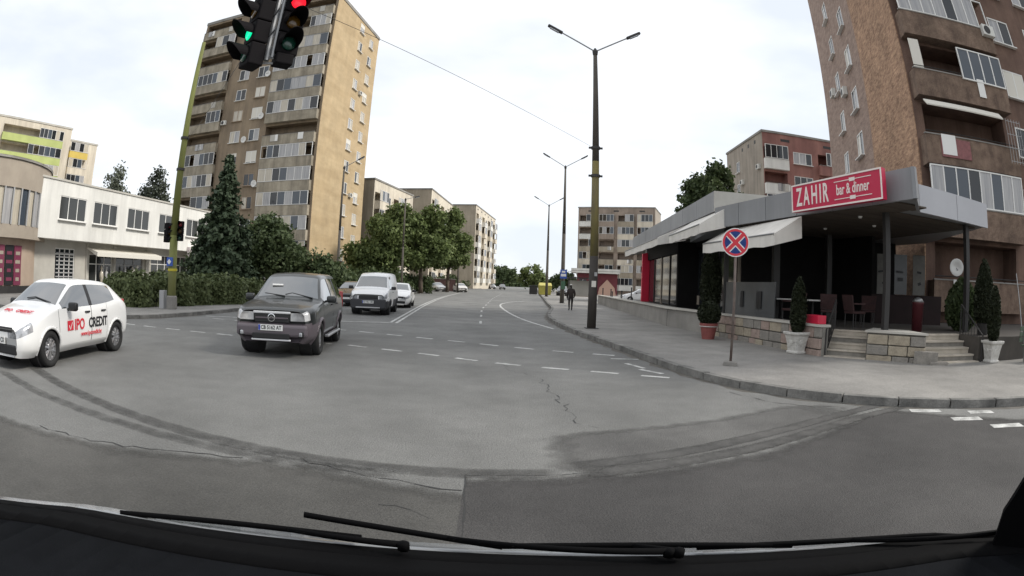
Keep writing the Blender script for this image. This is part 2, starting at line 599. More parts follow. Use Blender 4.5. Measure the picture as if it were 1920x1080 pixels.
# ---- repair seams, saw cuts and cracks; dark sheets also stand in for windscreen reflection
M_near_dim = soft(mat('dimmed_near_asphalt', (0.060, 0.058, 0.053), 0.85, (0.090, 0.087, 0.080), 0.5, bump=0.6, bscale=70, fine=0.22, blotch=.25))  # asphalt below the joint, darkened in place of windscreen reflection and edge falloff
M_dim_patch_s = soft(M_dim_patch)
M_dim_soft = soft(mat('dimmed_patch_soft', (0.085, 0.083, 0.080), 0.85, (0.125, 0.123, 0.117), 0.7, bump=0.6, bscale=70, fine=0.22, blotch=.25))  # soft-edged dark area painted for the dashboard's reflection in the windscreen
def sheet_between(name, far, near, z, m, feather=(.18, .18), ends=(.15, .15), n=48, k=14):
    """Road layer between two polylines; cover fades at the far edge and at both ends."""
    def at_frac(pl, t):
        ls = [(Vector(b) - Vector(a)).length for a, b in zip(pl[:-1], pl[1:])]
        s_ = t * sum(ls)
        for (a, b), l in zip(zip(pl[:-1], pl[1:]), ls):
            if s_ <= l + 1e-9:
                return Vector(a).lerp(Vector(b), s_ / l if l else 0)
            s_ -= l
        return Vector(pl[-1])
    rows, cov = [], []
    for i in range(n + 1):
        t = i / n
        a, b = at_frac(far, t), at_frac(near, t)
        L_ = (b - a).length
        r_, c_ = [], []
        for q in range(k + 1):
            f = (q / k) ** 2
            p = a.lerp(b, f)
            d_end = min(t / ends[0] if ends[0] else 9, (1 - t) / ends[1] if ends[1] else 9, 1)
            r_.append((p.x, p.y))
            c_.append(min(1, f * L_ / feather[0] if feather[0] else 1, (1 - f) * L_ / feather[1] if feather[1] else 1) * d_end)
        rows.append(r_)
        cov.append(c_)
    return tag(cover_sheet(name, rows, cov, z, m), kind='structure')
sheet_between('dimmed_near_asphalt', [(-30, 2.4), (-9, 3.1), (-4.78, 3.60), (-3.7, 3.80), (-2.73, 4.16), (-1.83, 4.44), (-.7, 4.15), (-.31, 4.10)], [(-30, -6), (-12, -6), (-6, -6), (-3, -6), (-.1, -6)], .0022, M_near_dim, (.35, 0), (0, 0))
sheet_between('dimmed_asphalt_patch', [(-.33, 4.42), (1.2, 4.66), (2.6, 5.02), (4.3, 5.85), (5.5, 6.45)], [(-.1, -6), (3, -6), (6, -4), (8.5, -1), (8.6, 3.2)], .0030, M_dim_patch_s, (.30, 0), (0, .06))
sheet_between('dimmed_asphalt_patch', [(.25, 5.90), (1.0, 6.1), (2.6, 6.55), (3.9, 7.15), (4.9, 7.2)], [(.2, 4.4), (1.2, 4.55), (2.6, 4.9), (4.3, 5.7), (5.4, 6.4)], .0026, M_dim_soft, (.35, .1), (.12, .25))
cracks = tag(MB().quad((.52, 9.46, .003), (.53, 9.46, .003), (.53, 9.47, .003), (.52, 9.47, .003)).build('road_cracks', M_crack), kind='structure')
def crack(pl, w, jit=.05, seed=0):
    rng = random.Random(seed)
    P = resample(pl, .14)
    P = [p + Vector((rng.uniform(-jit, jit), rng.uniform(-jit, jit))) for p in P]
    m = MB()
    for a, b in zip(P[:-1], P[1:]):
        t = (b - a).normalized()
        n = Vector((-t.y, t.x)) * w * rng.uniform(.15, .8)
        m.quad((*(a - n), .0045), (*(b - n), .0045), (*(b + n), .0045), (*(a + n), .0045))
    m.build('crack', M_crack, cracks)
crack([(-4.78, 3.55), (-3.7, 3.75), (-2.73, 4.11), (-2.3, 4.2)], .012, .04, 1)
crack([(-1.83, 4.39), (-1.2, 4.22), (-.7, 4.1), (-.32, 4.05)], .013, .03, 2)
crack([(-.33, 4.42), (-.3, 3.9), (-.25, 3.0), (-.2, 2.4)], .010, .008, 3)
crack([(-.34, 4.41), (.5, 4.5), (1.2, 4.62)], .010, .012, 4)
crack([(.52, 9.46), (.6, 8.7), (.78, 7.35), (.8, 6.6), (.92, 6.2)], .011, .07, 5)
crack([(.92, 6.2), (1.15, 6.1)], .02, .04, 6)
crack([(-.1, 11.0), (.1, 10.2), (.4, 9.7)], .008, .08, 7)
crack([(3.6, 8.2), (3.9, 7.4), (4.5, 6.8), (4.9, 6.75)], .010, .04, 8)
crack([(-.9, 3.62), (-.65, 3.6), (-.5, 3.45)], .010, .03, 9)
for p in ((-2.9, 4.9), (-1.4, 3.55), (-1.1, 3.9), (-.85, 3.55), (-.55, 3.75)):
    crack([p, (p[0] + .12, p[1] - .03)], .009, .03, int(p[0] * 9))
# tyre marks left by turning cars, feathered at the edges and ends
M_skid = soft(mat('tyre_mark', (0.045, 0.044, 0.042), 0.8, (0.080, 0.078, 0.074), 2.2, fine=0.3))
skid = tag(MB().quad((-5, 4.6, .002), (-4.99, 4.6, .002), (-4.99, 4.61, .002), (-5, 4.61, .002)).build('tyre_marks', M_skid), kind='structure')
for k, (pl, w, pk) in enumerate((([(-8.2, 5.95), (-6.4, 5.3), (-4.8, 4.90), (-3.3, 4.62), (-1.9, 4.46), (-.6, 4.42), (.6, 4.55)], .17, .62), ([(-8.2, 5.1), (-6.4, 4.66), (-4.9, 4.48), (-3.3, 4.36), (-2.0, 4.30), (-.8, 4.28)], .15, .55),
                        ([(.55, 4.72), (1.6, 5.04), (2.7, 5.49), (3.7, 5.92), (5.0, 6.42), (6.0, 6.7)], .15, 1.0), ([(.55, 4.47), (1.8, 4.83), (2.9, 5.22), (3.9, 5.66), (4.9, 6.05), (6, 6.3)], .15, .95))):
    P = [Vector(p) for p in chaikin(pl, 3)]
    rows, cov = [], []
    for i, p in enumerate(P):
        t = (P[min(i + 1, len(P) - 1)] - P[max(i - 1, 0)]).normalized()
        nn = Vector((-t.y, t.x))
        e = min(1, min(i, len(P) - 1 - i) / 6)
        rows.append([tuple(p + nn * w * o) for o in (-1, -.6, 0, .6, 1)])
        cov.append([c * e * pk for c in (0, .75, .9, .75, 0)])
    cover_sheet('tyre_mark', rows, cov, .0055, M_skid, skid)

# ================================================================== the vehicle that carries the camera
own = thing('own_van', 'dark dashboard, cowl and wipers of the vehicle the picture was taken from', 'van', (0, 0, 0))
M_dash = mat('dashboard', (0.0060, 0.0068, 0.0085), 0.9, (0.0085, 0.0095, 0.0115), 8, bump=0.25, bscale=300, spec=.05)
M_trim = mat('cowl_black', (0.0022, 0.0022, 0.0026), 0.8, spec=.08)
M_bonnet = mat('pale_bonnet', (0.20, 0.21, 0.22), 0.25, coat=0.6)
def ycurve(x):
    return 0.90 - 0.20 * x * x if abs(x) < 1.0 else 0.90 - 0.20 - .75 * (abs(x) - 1)
def strip(y0, z0, y1, z1, thick, xr=(-1.75, 1.75), n=48, x_of=None):
    m = MB()
    for i in range(n):
        xa = xr[0] + (xr[1] - xr[0]) * i / n
        xb = xr[0] + (xr[1] - xr[0]) * (i + 1) / n
        A, B = ycurve(xa), ycurve(xb)
        m.add([(xa, A + y0, z0), (xb, B + y0, z0), (xb, B + y1, z1), (xa, A + y1, z1),
               (xa, A + y0, z0 - thick), (xb, B + y0, z0 - thick), (xb, B + y1, z1 - thick), (xa, A + y1, z1 - thick)],
              [(0, 1, 2, 3), (7, 6, 5, 4), (4, 5, 1, 0), (6, 7, 3, 2)])
    return m
strip(-.75, 1.075, -.012, 1.06, .05).build('dashboard', M_dash, own, smooth=True)
strip(-.008, 1.062, .07, 1.070, .03).build('windscreen_seal', M_trim, own, smooth=True)
strip(.075, 1.064, .125, 1.064, .03).build('cowl', M_trim, own, smooth=True)
strip(.13, 1.052, .19, 1.050, .02).build('bonnet', M_bonnet, own, smooth=True)
strip(.191, 1.049, .75, .56, .02).build('bonnet_slope', M_bonnet, own, smooth=True)
MB().box(-1.0, 1.0, 1.12, 1.18, .30, .66).build('front_bumper', M_trim, own, bevel=.05)  # unseen bumper, roof and sides of the van, added to shade the road
MB().box(-.95, .95, -4.2, .02, 2.02, 2.08).build('roof', M_bonnet, own, bevel=.03)
for sx in (-1, 1):
    MB().box(sx * .98 - .03, sx * .98 + .03, -4.2, -.15, .35, 2.015).build('side_panel', M_bonnet, own)
def wiper(x0, x1, z0, z1, off0, off1, pivot_x, kn, bow=.010):
    w = MB()
    pts = []
    for i in range(15):
        t = i / 14
        x = x0 + (x1 - x0) * t
        pts.append((x, ycurve(x) + off0 + (off1 - off0) * t, z0 + (z1 - z0) * t + bow * math.sin(math.pi * t)))
    for a, b in zip(pts[:-1], pts[1:]):
        w.tube(a, b, .0072, .0072, 8, False)
    wp = w.build('wiper_blade', M_trim, own, smooth=True)
    arm = MB()
    pv = (pivot_x, ycurve(pivot_x) + .10, 1.088)
    arm.tube(pv, pts[kn], .008, .006, 8)
    arm.lathe([(.013, -.012), (.013, .004), (.006, .008)], 12, pv)
    arm.build('wiper_arm', M_trim, wp, smooth=True)
wiper(-.90, -.30, 1.052, 1.072, .165, .15, -.20, 10)
wiper(-.43, .0, 1.108, 1.064, .17, .16, .34, 10, .003)
wiper(.0, .64, 1.066, 1.066, .16, .15, .36, 6)
wiper(.42, 1.25, 1.066, 1.058, .16, .12, 1.22, 6)
# right windscreen pillar trim
pil = MB()
pil.ext([(0, 0), (.34, 0), (.34, .30), (.13, .33), (.05, .24), (.0, .13)], Matrix.Translation((1.12, .66, 1.02)) @ Matrix.Rotation(R(-52), 4, 'Z'), .03)
pt_ = pil.build('pillar_trim', M_trim, own)

# ================================================================== BUILDINGS
MC = {}
def cached(key, fn):
    if key not in MC:
        MC[key] = fn()
    return MC[key]

class Face:
    """A wall plane of a building: x runs along it, -y is outward, z is up (building-local)."""
    def __init__(s, ox, oy, deg):
        s.ox, s.oy, s.a = ox, oy, R(deg)
        s.M = Matrix.Translation((ox, oy, 0)) @ Matrix.Rotation(s.a, 4, 'Z')
    def p(s, x, y, z):
        return tuple(s.M @ Vector((x, y, z)))

def facade(mb, F, x0, x1, z0, z1, ops, depth=.18):
    """Wall sheet with real openings; each opening gets reveals and a closing back."""
    xs = sorted({x0, x1, *[o[0] for o in ops], *[o[1] for o in ops]})
    zs = sorted({z0, z1, *[o[2] for o in ops], *[o[3] for o in ops]})
    for xa, xb in zip(xs[:-1], xs[1:]):
        run = None
        for za, zb in zip(zs[:-1], zs[1:]):
            cx, cz = (xa + xb) / 2, (za + zb) / 2
            hole = any(o[0] < cx < o[1] and o[2] < cz < o[3] for o in ops)
            if hole:
                if run: mb.quad(F.p(xa, 0, run[0]), F.p(xb, 0, run[0]), F.p(xb, 0, run[1]), F.p(xa, 0, run[1]))
                run = None
            else:
                run = (run[0], zb) if run else (za, zb)
        if run: mb.quad(F.p(xa, 0, run[0]), F.p(xb, 0, run[0]), F.p(xb, 0, run[1]), F.p(xa, 0, run[1]))
    for o in ops:
        d = o[4] if len(o) > 4 else depth
        a, b, c, e = o[:4]
        P = F.p
        mb.quad(P(a, 0, c), P(a, d, c), P(a, d, e), P(a, 0, e))
        mb.quad(P(b, d, c), P(b, 0, c), P(b, 0, e), P(b, d, e))
        mb.quad(P(a, 0, c), P(b, 0, c), P(b, d, c), P(a, d, c))
        mb.quad(P(a, d, e), P(b, d, e), P(b, 0, e), P(a, 0, e))
        mb.quad(P(a, d, c), P(b, d, c), P(b, d, e), P(a, d, e))

def frame_mesh(w, h, n, sill, fm, t=.07, transom=0.0):
    def fn():
        m = MB()
        y0, y1 = -.05, .03
        m.box(-w / 2, -w / 2 + t, y0, y1, 0, h).box(w / 2 - t, w / 2, y0, y1, 0, h)
        m.box(-w / 2 + t, w / 2 - t, y0, y1, 0, t).box(-w / 2 + t, w / 2 - t, y0, y1, h - t, h)
        for i in range(1, n):
            x = -w / 2 + w * i / n
            m.box(x - t * .55, x + t * .55, y0 + .005, y1, t, h - t)
        if transom:
            m.box(-w / 2 + t, w / 2 - t, y0 + .008, y1, h * transom - t / 2, h * transom + t / 2)
        if sill:
            m.box(-w / 2 - .08, w / 2 + .08, -.30, y0 - .002, -.06, -.005)
        return m.mesh('window', fm)
    return cached(('f', round(w, 2), round(h, 2), n, sill, fm.name, t, transom), fn)

def pane_mesh(w, h, pm):
    return cached(('p', round(w, 3), round(h, 3), pm.name), lambda: MB().box(-w / 2, w / 2, -.008, .008, 0, h).mesh('pane', pm))

RW = random.Random(11)
def window(parent, F, x, z, w, h, n=2, y=.10, fm=M_frame, pm=None, sill=True, name='window', t=.07, transom=0.0, mix=None, blind=0.0):
    o = inst(name, frame_mesh(w, h, n, sill, fm, t, transom), parent, F.p(x, y, z), F.a)
    pw = (w - 2 * t) / n
    for i in range(n):
        m = pm or RW.choice(mix or PANES)
        inst('pane', pane_mesh(pw - .01, h - 2 * t, m), o, (-w / 2 + t + pw * (i + .5), .0, t))
    if blind:
        bm = cached(('b', round(w, 2), round(h, 2), blind), lambda: MB().box(-w / 2 + t, w / 2 - t, -.035, -.015, h * (1 - blind), h - t).mesh('blind', M_blind))
        inst('blind', bm, o)
    return o

def balcony(parent, F, x0, x1, z, fh, style, par_m, out=.55, ph=1.0, panes=6, fm=M_frame, mix=None, slab_m=None):
    """Slab and parapet standing proud of the wall; style: glazed, half, open."""
    m = MB(F.M)
    m.box(x0, x1, -out, .02, z - .16, z)
    m.box(x0, x1, -out, -out + .09, z, z + ph)
    m.box(x0, x0 + .09, -out + .09, -.002, z, z + ph).box(x1 - .09, x1, -out + .09, -.002, z, z + ph)
    b = inst('balcony', m.mesh('balcony', par_m), parent)
    cap = MB(F.M).box(x0 - .03, x1 + .03, -out - .03, -out + .12, z + ph + .001, z + ph + .05)
    cap.build('coping', slab_m or M_con, b)
    gz = z + ph + .052
    gh = fh - ph - .25
    def glaze(a, c, k):
        w = c - a
        fr = inst('glazing_frame', frame_mesh(w, gh, k, False, fm, .055), b, F.p((a + c) / 2, -out + .055, gz), F.a)
        pw = (w - .11) / k
        for i in range(k):
            if RW.random() < .06:
                continue
            mm = RW.choice(mix or PANES)
            q = F.p(a + .055 + pw * (i + .5), -out + .045, gz + .055)
            inst('pane', pane_mesh(pw - .01, gh - .11, mm), b, q, F.a)
    if style == 'glazed':
        glaze(x0 + .05, x1 - .05, panes)
    elif style == 'half':
        mid = x0 + (x1 - x0) * RW.choice((.45, .6))
        glaze(mid, x1 - .05, max(2, panes // 2))
    else:
        rm = MB(F.M).tube((x0 + .05, -out + .045, z + ph + .16), (x1 - .05, -out + .045, z + ph + .16), .02, .02, 6)
        rm.build('rail', M_dmetal, b)
        for i in range(RW.randint(0, 3)):
            xx = RW.uniform(x0 + .4, x1 - .8)
            MB(F.M).box(xx, xx + RW.uniform(.4, .9), -out - .06, -out - .04, z + .25, z + ph + .05).build('hanging_laundry', RW.choice([M_curtain, M_frame, M_conlight]), b)
    return b

def dish(parent, p, rz, r=.42):
    me = cached(('dish', r), lambda: MB().lathe([(.02, -.02), (r * .5, .03), (r * .8, .08), (r, .14), (r * .98, .145), (r * .5, .05), (.02, .0)], 18, axis='Y').mesh('satellite_dish', M_dish, True))
    d = inst('satellite_dish', me, parent, p, rz + math.pi)
    arm = cached(('dar', r), lambda: MB().tube((0, 0, -.02), (0, .42, -.12), .015).tube((0, -.02, 0), (0, -.4, -.1), .025).obox((0, .43, -.11), .06, .12, .06).mesh('arm', M_metal))
    inst('arm', arm, d)
    return d

def aircon(parent, F, x, y, z):
    me = cached('ac', lambda: MB().box(-.4, .4, -.32, -.02, 0, .55).mesh('air_conditioner', M_ac))
    o = inst('air_conditioner', me, parent, F.p(x, y, z), F.a)
    g = cached('acg', lambda: MB().lathe([(.22, -.005), (.22, .005)], 16, (-.1, -.328, .28), 'Y').mesh('fan_grille', M_dmetal))
    inst('fan_grille', g, o)
    return o

def plain_sides(mb, W, D, z0, z1, front=False, right=False, left=True, back=True):
    if left: mb.quad((0, D, z0), (0, 0, z0), (0, 0, z1), (0, D, z1))
    if back: mb.quad((W, D, z0), (0, D, z0), (0, D, z1), (W, D, z1))
    if front: mb.quad((0, 0, z0), (W, 0, z0), (W, 0, z1), (0, 0, z1))
    if right: mb.quad((W, 0, z0), (W, D, z0), (W, D, z1), (W, 0, z1))

# ---- tall ochre and brown block on the left
M_tfront = mat('tower_render_brown', (0.290, 0.225, 0.155), 0.92, (0.220, 0.170, 0.120), 0.5, bump=0.4, bscale=18, fine=0.12, streak=.22)
M_tend = mat('tower_end_ochre', (0.49, 0.375, 0.225), 0.92, (0.410, 0.305, 0.175), 0.35, bump=0.3, bscale=9, fine=0.08, stretch=(.4, .4, 2.6), streak=.05, blotch=.12)
M_tpar = mat('tower_parapet', (0.38, 0.335, 0.26), 0.92, (0.27, 0.235, 0.18), 0.9, bump=0.4, bscale=14, fine=0.12, streak=.3)
def tower_left():
    W, D, fh, nf = 21.8, 14.9, 2.8, 13
    t = thing('apartment_tower', 'thirteen-storey apartment tower with brown balcony front and blank ochre end wall', 'apartment tower', (-44.05, 59.93, 0), R(-6.9))
    FF, FE = Face(0, 0, 0), Face(W, 0, 90)
    H = nf * fh
    ops = []
    for k in range(nf):
        z = k * fh
        ops += [(.4, 6.6, z + .15, z + fh - .28, 1.3), (14.2, 21.45, z + .15, z + fh - .28, 1.3)]
        if k: ops += [(8.5, 10.1, z + .95, z + 2.45), (11.6, 13.2, z + .95, z + 2.45)]
    m = MB()
    facade(m, FF, 0, W, 0, H, ops)
    plain_sides(m, W, D, 0, H)
    m.build('front_wall', M_tfront, t)
    eops = []
    for k in range(1, nf):
        z = k * fh
        eops += [(7.8, 9.2, z + .95, z + 2.4), (11.5, 12.9, z + .75 - .6, z + 2.2 - .6)]
    m = MB()
    facade(m, FE, -.003, D, 0, H, eops, .15)
    m.build('end_wall', M_tend, t)
    MB().box(-.08, W + .08, -.08, D + .08, H, H + .45).build('roof', M_con, t)
    styles = ['half', 'open', 'glazed', 'half', 'glazed', 'glazed', 'open', 'half', 'open', 'glazed', 'open', 'half', 'open']
    styr = ['glazed', 'glazed', 'glazed', 'glazed', 'glazed', 'glazed', 'open', 'glazed', 'glazed', 'glazed', 'glazed', 'half', 'open']
    for k in range(nf):
        z = k * fh + .15
        balcony(t, FF, .35, 6.65, z, fh, styles[k], M_tpar, panes=7, fm=RW.choice([M_frame, M_framegrey, M_frame]))
        balcony(t, FF, 14.15, 21.5, z, fh, styr[k], M_tpar, panes=RW.choice([7, 8, 9]), fm=RW.choice([M_frame, M_framegrey, M_frame]),
                mix=[M_curtain, M_glassblue, M_glass, M_curtain, M_curtain2])
        if k:
            for x in (9.3, 12.4):
                window(t, FF, x, k * fh + .95, 1.6, 1.5, 2, .06, RW.choice([M_frame, M_frame, M_framewood]), blind=RW.choice([0, 0, 0, .35, .9]))
            window(t, FE, 8.5, k * fh + .95, 1.4, 1.45, 2, .06, M_frame, mix=[M_curtain2, M_curtain, M_glass, M_curtain2], blind=RW.choice([0, 0, .4, .9]))
            window(t, FE, 12.2, k * fh + .15, 1.4, 1.45, 2, .06, M_frame, mix=[M_curtain2, M_curtain, M_glass, M_curtain2], blind=RW.choice([0, 0, .4]))
    for (x, k) in ((13.45, 9), (13.45, 7), (11.2, 6), (13.6, 4), (15.3, 2)):
        dish(t, FF.p(x, -.35 if x < 14.5 else -.9, k * fh + 1.1), 0)
    for (F, x, k) in ((FF, 7.2, 7), (FF, 13.7, 4), (FF, 13.7, 11), (FE, 10.3, 9), (FE, 10.2, 4)):
        aircon(t, F, x, 0, k * fh + .7)
tower_left()

# ---- tall brown block on the right behind the restaurant
M_rpeb = mat('pebble_dash', (0.52, 0.335, 0.215), 0.95, (0.245, 0.145, 0.095), 5.0, bump=1.0, bscale=9, fine=0.3, lo=.34, hi=.66, blotch=.2, stretch=(.55, .45, 1.5))
M_rpeb2 = mat('pebble_dash_grey', (0.37, 0.275, 0.225), 0.95, (0.24, 0.170, 0.140), 3.0, bump=0.8, bscale=9, fine=0.2, stretch=(.55, .45, 1.5))
M_rfront = mat('right_tower_front', (0.190, 0.120, 0.090), 0.92, (0.130, 0.080, 0.062), 0.7, bump=0.4, bscale=14, fine=0.15, streak=.25)
M_rpar = mat('right_tower_parapet', (0.225, 0.158, 0.116), 0.95, (0.130, 0.088, 0.066), 2.2, bump=0.9, bscale=9, fine=0.2, streak=.25)
def tower_right():
    a = -math.atan2(.36, .933)
    t = thing('apartment_tower', 'tall dark brown apartment tower with pebbledash side rising behind the restaurant', 'apartment tower', (16.2, 16.3, 0), a)
    W, D, fh, H = 19.0, 18.6, 2.9, 36.0
    FF, FS = Face(0, 0, 0), Face(0, D, -90)       # FS: x runs from far end to the corner, outward -x
    z0 = 1.35
    ops = []
    for k in range(12):
        z = z0 + k * fh
        ops += [(.5, 5.6, z + .02, z + fh - .3, 1.4), (6.5, 8.1, z + .95, z + 2.4), (9.4, 11.0, z + .95, z + 2.4), (12.2, 17.6, z + .02, z + fh - .3, 1.4)]
    m = MB()
    facade(m, FF, 0, W, 0, H, ops)
    plain_sides(m, W, D, 0, H, left=False, right=True)
    m.build('front_wall', M_rfront, t)
    sops = []
    for k in range(12):
        z = 1.25 + k * 2.8
        sops += [(D - 10.5, D - 9.1, z + .0, z + 1.45), (D - 14.3, D - 13.1, z - .25, z + 1.2)]
    m = MB()
    facade(m, FS, 0, D - 7.0, 0, H, sops, .16)
    m.build('side_wall', M_rpeb2, t)
    MB(FS.M).box(D - 7.0, D - .002, -.06, .3, 0, H).build('pebbledash_panel', M_rpeb, t)
    MB().box(-.1, W + .1, -.1, D + .1, H, H + .5).build('roof', M_con, t)
    sty = ['open', 'glazed', 'open', 'open2', 'glazed', 'glazed', 'half', 'glazed', 'open', 'glazed', 'half', 'glazed']
    for k in range(12):
        z = z0 + k * fh
        s = sty[k]
        b = balcony(t, FF, .12, 5.9, z, fh, 'open' if s in ('open', 'open2') else s, M_rpar, out=.75, ph=1.05, panes=8, mix=[M_curtain, M_glassblue, M_glass, M_curtain])
        if s == 'open2':      # glazed box on the right half of this balcony
            fr = inst('glazing_frame', frame_mesh(2.9, 1.55, 4, False, M_frame, .06), b, FF.p(4.4, -.78, z + .95), FF.a)
            for i in range(4):
                inst('pane', pane_mesh(.68, 1.43, M_glassblue), b, FF.p(4.4 - 1.45 + .06 + .695 * (i + .5), -.79, z + 1.01), FF.a)
            MB(FF.M).box(.2, .75, -.70, -.66, z + 1.06, z + 2.5).build('sun_blind', M_blind, b)
        balcony(t, FF, 12.0, 17.8, z, fh, RW.choice(['glazed', 'half', 'open']), M_rpar, out=.75, ph=1.05, panes=7)
        for x in (7.3, 10.2):
            window(t, FF, x, z + .95, 1.6, 1.45, 2, .06, mix=[M_glassblue, M_glass, M_curtain], blind=RW.choice([0, 0, .95, .3]))
        zz = 1.25 + k * 2.8
        if zz + 1.5 < H:
            window(t, FS, D - 9.8, zz, 1.4, 1.45, 2, .05, mix=[M_curtain, M_curtain2, M_glass])
            window(t, FS, D - 13.7, zz - .25, 1.2, 1.45, 2, .05, mix=[M_curtain, M_glass, M_glassblue])
    # awning over the third balcony, its metal cage, air conditioners and dishes
    zb = z0 + 2 * fh
    aw = MB(FF.M)
    aw.add([(.3, -.75, zb + 2.55), (4.9, -.75, zb + 2.55), (4.9, -1.15, zb + 2.22), (.3, -1.15, zb + 2.22), (.3, -.73, zb + 2.5), (4.9, -.73, zb + 2.5), (4.9, -1.13, zb + 2.17), (.3, -1.13, zb + 2.17)],
           [(0, 3, 2, 1), (4, 5, 6, 7), (3, 7, 6, 2), (0, 1, 5, 4), (0, 4, 7, 3), (1, 2, 6, 5)])
    aw.build('balcony_awning', M_blind, t)
    cg = MB(FF.M)
    for i in range(6):
        cg.tube((5.1 + i * .2, -1.05, zb + .3), (5.1 + i * .2, -1.05, zb + 2.3), .014, .014, 6)
    for j in range(4):
        cg.tube((5.1, -1.05, zb + .4 + j * .6), (6.1, -1.05, zb + .4 + j * .6), .014, .014, 6)
    cg.build('window_cage', M_framegrey, t)
    MB(FF.M).box(.9, 2.6, -.80, -.762, zb + .15, zb + .95).build('hanging_rug', mat('rug', (0.28, 0.12, 0.12), 0.95, (0.2, 0.09, 0.09), 6), t)
    bars = MB(FF.M)
    for i in range(9):
        bars.tube((6.55 + i * .19, -.07, 2.3), (6.55 + i * .19, -.07, 3.75), .016, .016, 6)
    bars.box(6.5, 8.12, -.09, -.05, 3.72, 3.78).box(6.5, 8.12, -.09, -.05, 2.28, 2.34)
    bars.build('window_grille', M_frame, t)
    for (x, z) in ((5.55, 13.6), (6.2, 16.8)):
        aircon(t, FF, x, -.75 if x < 5.9 else 0, z)
    for (x, z) in ((D - 15.0, 15.2), (D - 11.7, 14.1)):
        aircon(t, FS, x, 0, z)
    dish(t, FF.p(6.2, -.5, 5.1), a, .36)
    dish(t, FF.p(1.2, -.95, 2.9), a, .34)
tower_right()

# ---- five to seven storey slabs farther off
M_pink = mat('faded_pink_render', (0.33, 0.165, 0.135), 0.92, (0.245, 0.115, 0.098), 0.4, fine=0.08, streak=.2)
M_greyr = mat('grey_render', (0.36, 0.315, 0.265), 0.92, (0.28, 0.245, 0.205), 0.4, fine=0.08, streak=.2)
M_beige = mat('beige_render', (0.40, 0.345, 0.265), 0.92, (0.32, 0.275, 0.21), 0.3, fine=0.06, streak=.2)
M_cream = mat('cream_render', (0.66, 0.60, 0.49), 0.92, (0.56, 0.50, 0.41), 0.3, fine=0.05, streak=.18)
M_green = mat('lime_render', (0.46, 0.52, 0.20), 0.92, (0.38, 0.43, 0.16), 0.5)
M_yellow = mat('yellow_render', (0.62, 0.47, 0.12), 0.92, (0.54, 0.40, 0.10), 0.5)
M_whitewall = mat('white_render', (0.74, 0.73, 0.69), 0.85, (0.64, 0.63, 0.59), 0.3, fine=0.04, streak=.12)
def slab(name, label, loc, rz, W, D, nf, fh, front_m, side_m, cols, side_cols=(), side='R', par_m=None, vents=True, base=1.2, par_h=1.4, proud=.5):
    """cols: list of (centre, width, kind) on the front; kind w = window, b = balcony."""
    t = thing(name, label, 'apartment block', loc, rz)
    H = nf * fh + base + par_h
    FF = Face(0, 0, 0)
    FS = Face(W, 0, 90) if side == 'R' else Face(0, D, -90)
    ops = []
    for k in range(nf):
        z = base + k * fh
        for (c, w, kd) in cols:
            ops.append((c - w / 2, c + w / 2, z + .12, z + fh - .3, 1.2) if kd == 'b' else (c - w / 2, c + w / 2, z + .95, z + 2.35))
    m = MB()
    facade(m, FF, 0, W, 0, H, ops)
    m.build('front_wall', front_m, t)
    sops = []
    for k in range(nf):
        for (c, w) in side_cols:
            sops.append((c - w / 2, c + w / 2, base + k * fh + .95, base + k * fh + 2.35))
    m = MB()
    facade(m, FS, 0, D - .003, 0, H, sops)
    plain_sides(m, W, D, 0, H, left=(side == 'R'), right=(side == 'L'))
    m.build('side_wall', side_m, t)
    MB().box(-.1, W + .1, -.1, D + .1, H, H + .25).build('roof', M_con, t)
    if vents:
        for i in range(max(2, int(W / 5))):
            x = (i + .5) * W / max(2, int(W / 5))
            MB(FF.M).box(x - .6, x + .6, -.02, .02, H - .85, H - .55).build('roof_vent', M_dmetal, t)
    for k in range(nf):
        z = base + k * fh
        for (c, w, kd) in cols:
            if kd == 'b':
                balcony(t, FF, c - w / 2 - .05, c + w / 2 + .05, z + .12, fh, RW.choice(['glazed', 'glazed', 'half', 'open']), RW.choice(par_m or [side_m]), out=proud, panes=max(3, int(w / .75)))
            else:
                window(t, FF, c, z + .95, w, 1.4, 2 if w < 2 else 3, .06, blind=RW.choice([0, 0, 0, .4]))
        for (c, w) in side_cols:
            window(t, FS, c, z + .95, w, 1.4, 2, .06)
    return t, FF, FS, H

# red-pink block between the pavilion roof and the right tower
t, FF, FS, H = slab('apartment_block', 'faded pink apartment block with grey side wall above the restaurant roof', (26.8, 53.7, 0), R(-2), 24, 12, 6, 2.8, M_pink, M_greyr,
     [(1.6, 3.0, 'b'), (5.3, 2.6, 'w'), (8.6, 2.2, 'b'), (12.5, 2.6, 'w'), (16, 2.6, 'b'), (20, 2.6, 'w')], [(4.0, 1.1)], side='L', par_m=[M_whitewall, M_pink, M_cream])
aircon(t, FS, 10.8, 0, 15.3); aircon(t, FS, 5.6, 0, 14.4)
for yy in (5.5, 7.5, 9.6):
    MB(FS.M).box(yy, yy + .4, -.02, .02, H - .9, H - .5).build('roof_vent', M_dmetal, t)
# beige block closing the street on the right
M_gridfront = mat('grey_beige_render', (0.34, 0.275, 0.225), 0.92, (0.26, 0.21, 0.17), 0.4, streak=.2)
t, FF, FS, H = slab('apartment_block', 'beige apartment block with a grid of balconies, beyond the double-armed lamp post', (14.3, 123.0, 0), R(-22), 17.5, 11, 6, 2.8, M_gridfront, M_greyr,
     [(2.2, 3.6, 'b'), (6.6, 3.4, 'b'), (11.0, 3.6, 'b'), (15.3, 3.4, 'b')], [(5, 1.4)], side='L', par_m=[M_whitewall, M_gridfront, M_cream, M_beige], base=1.0)
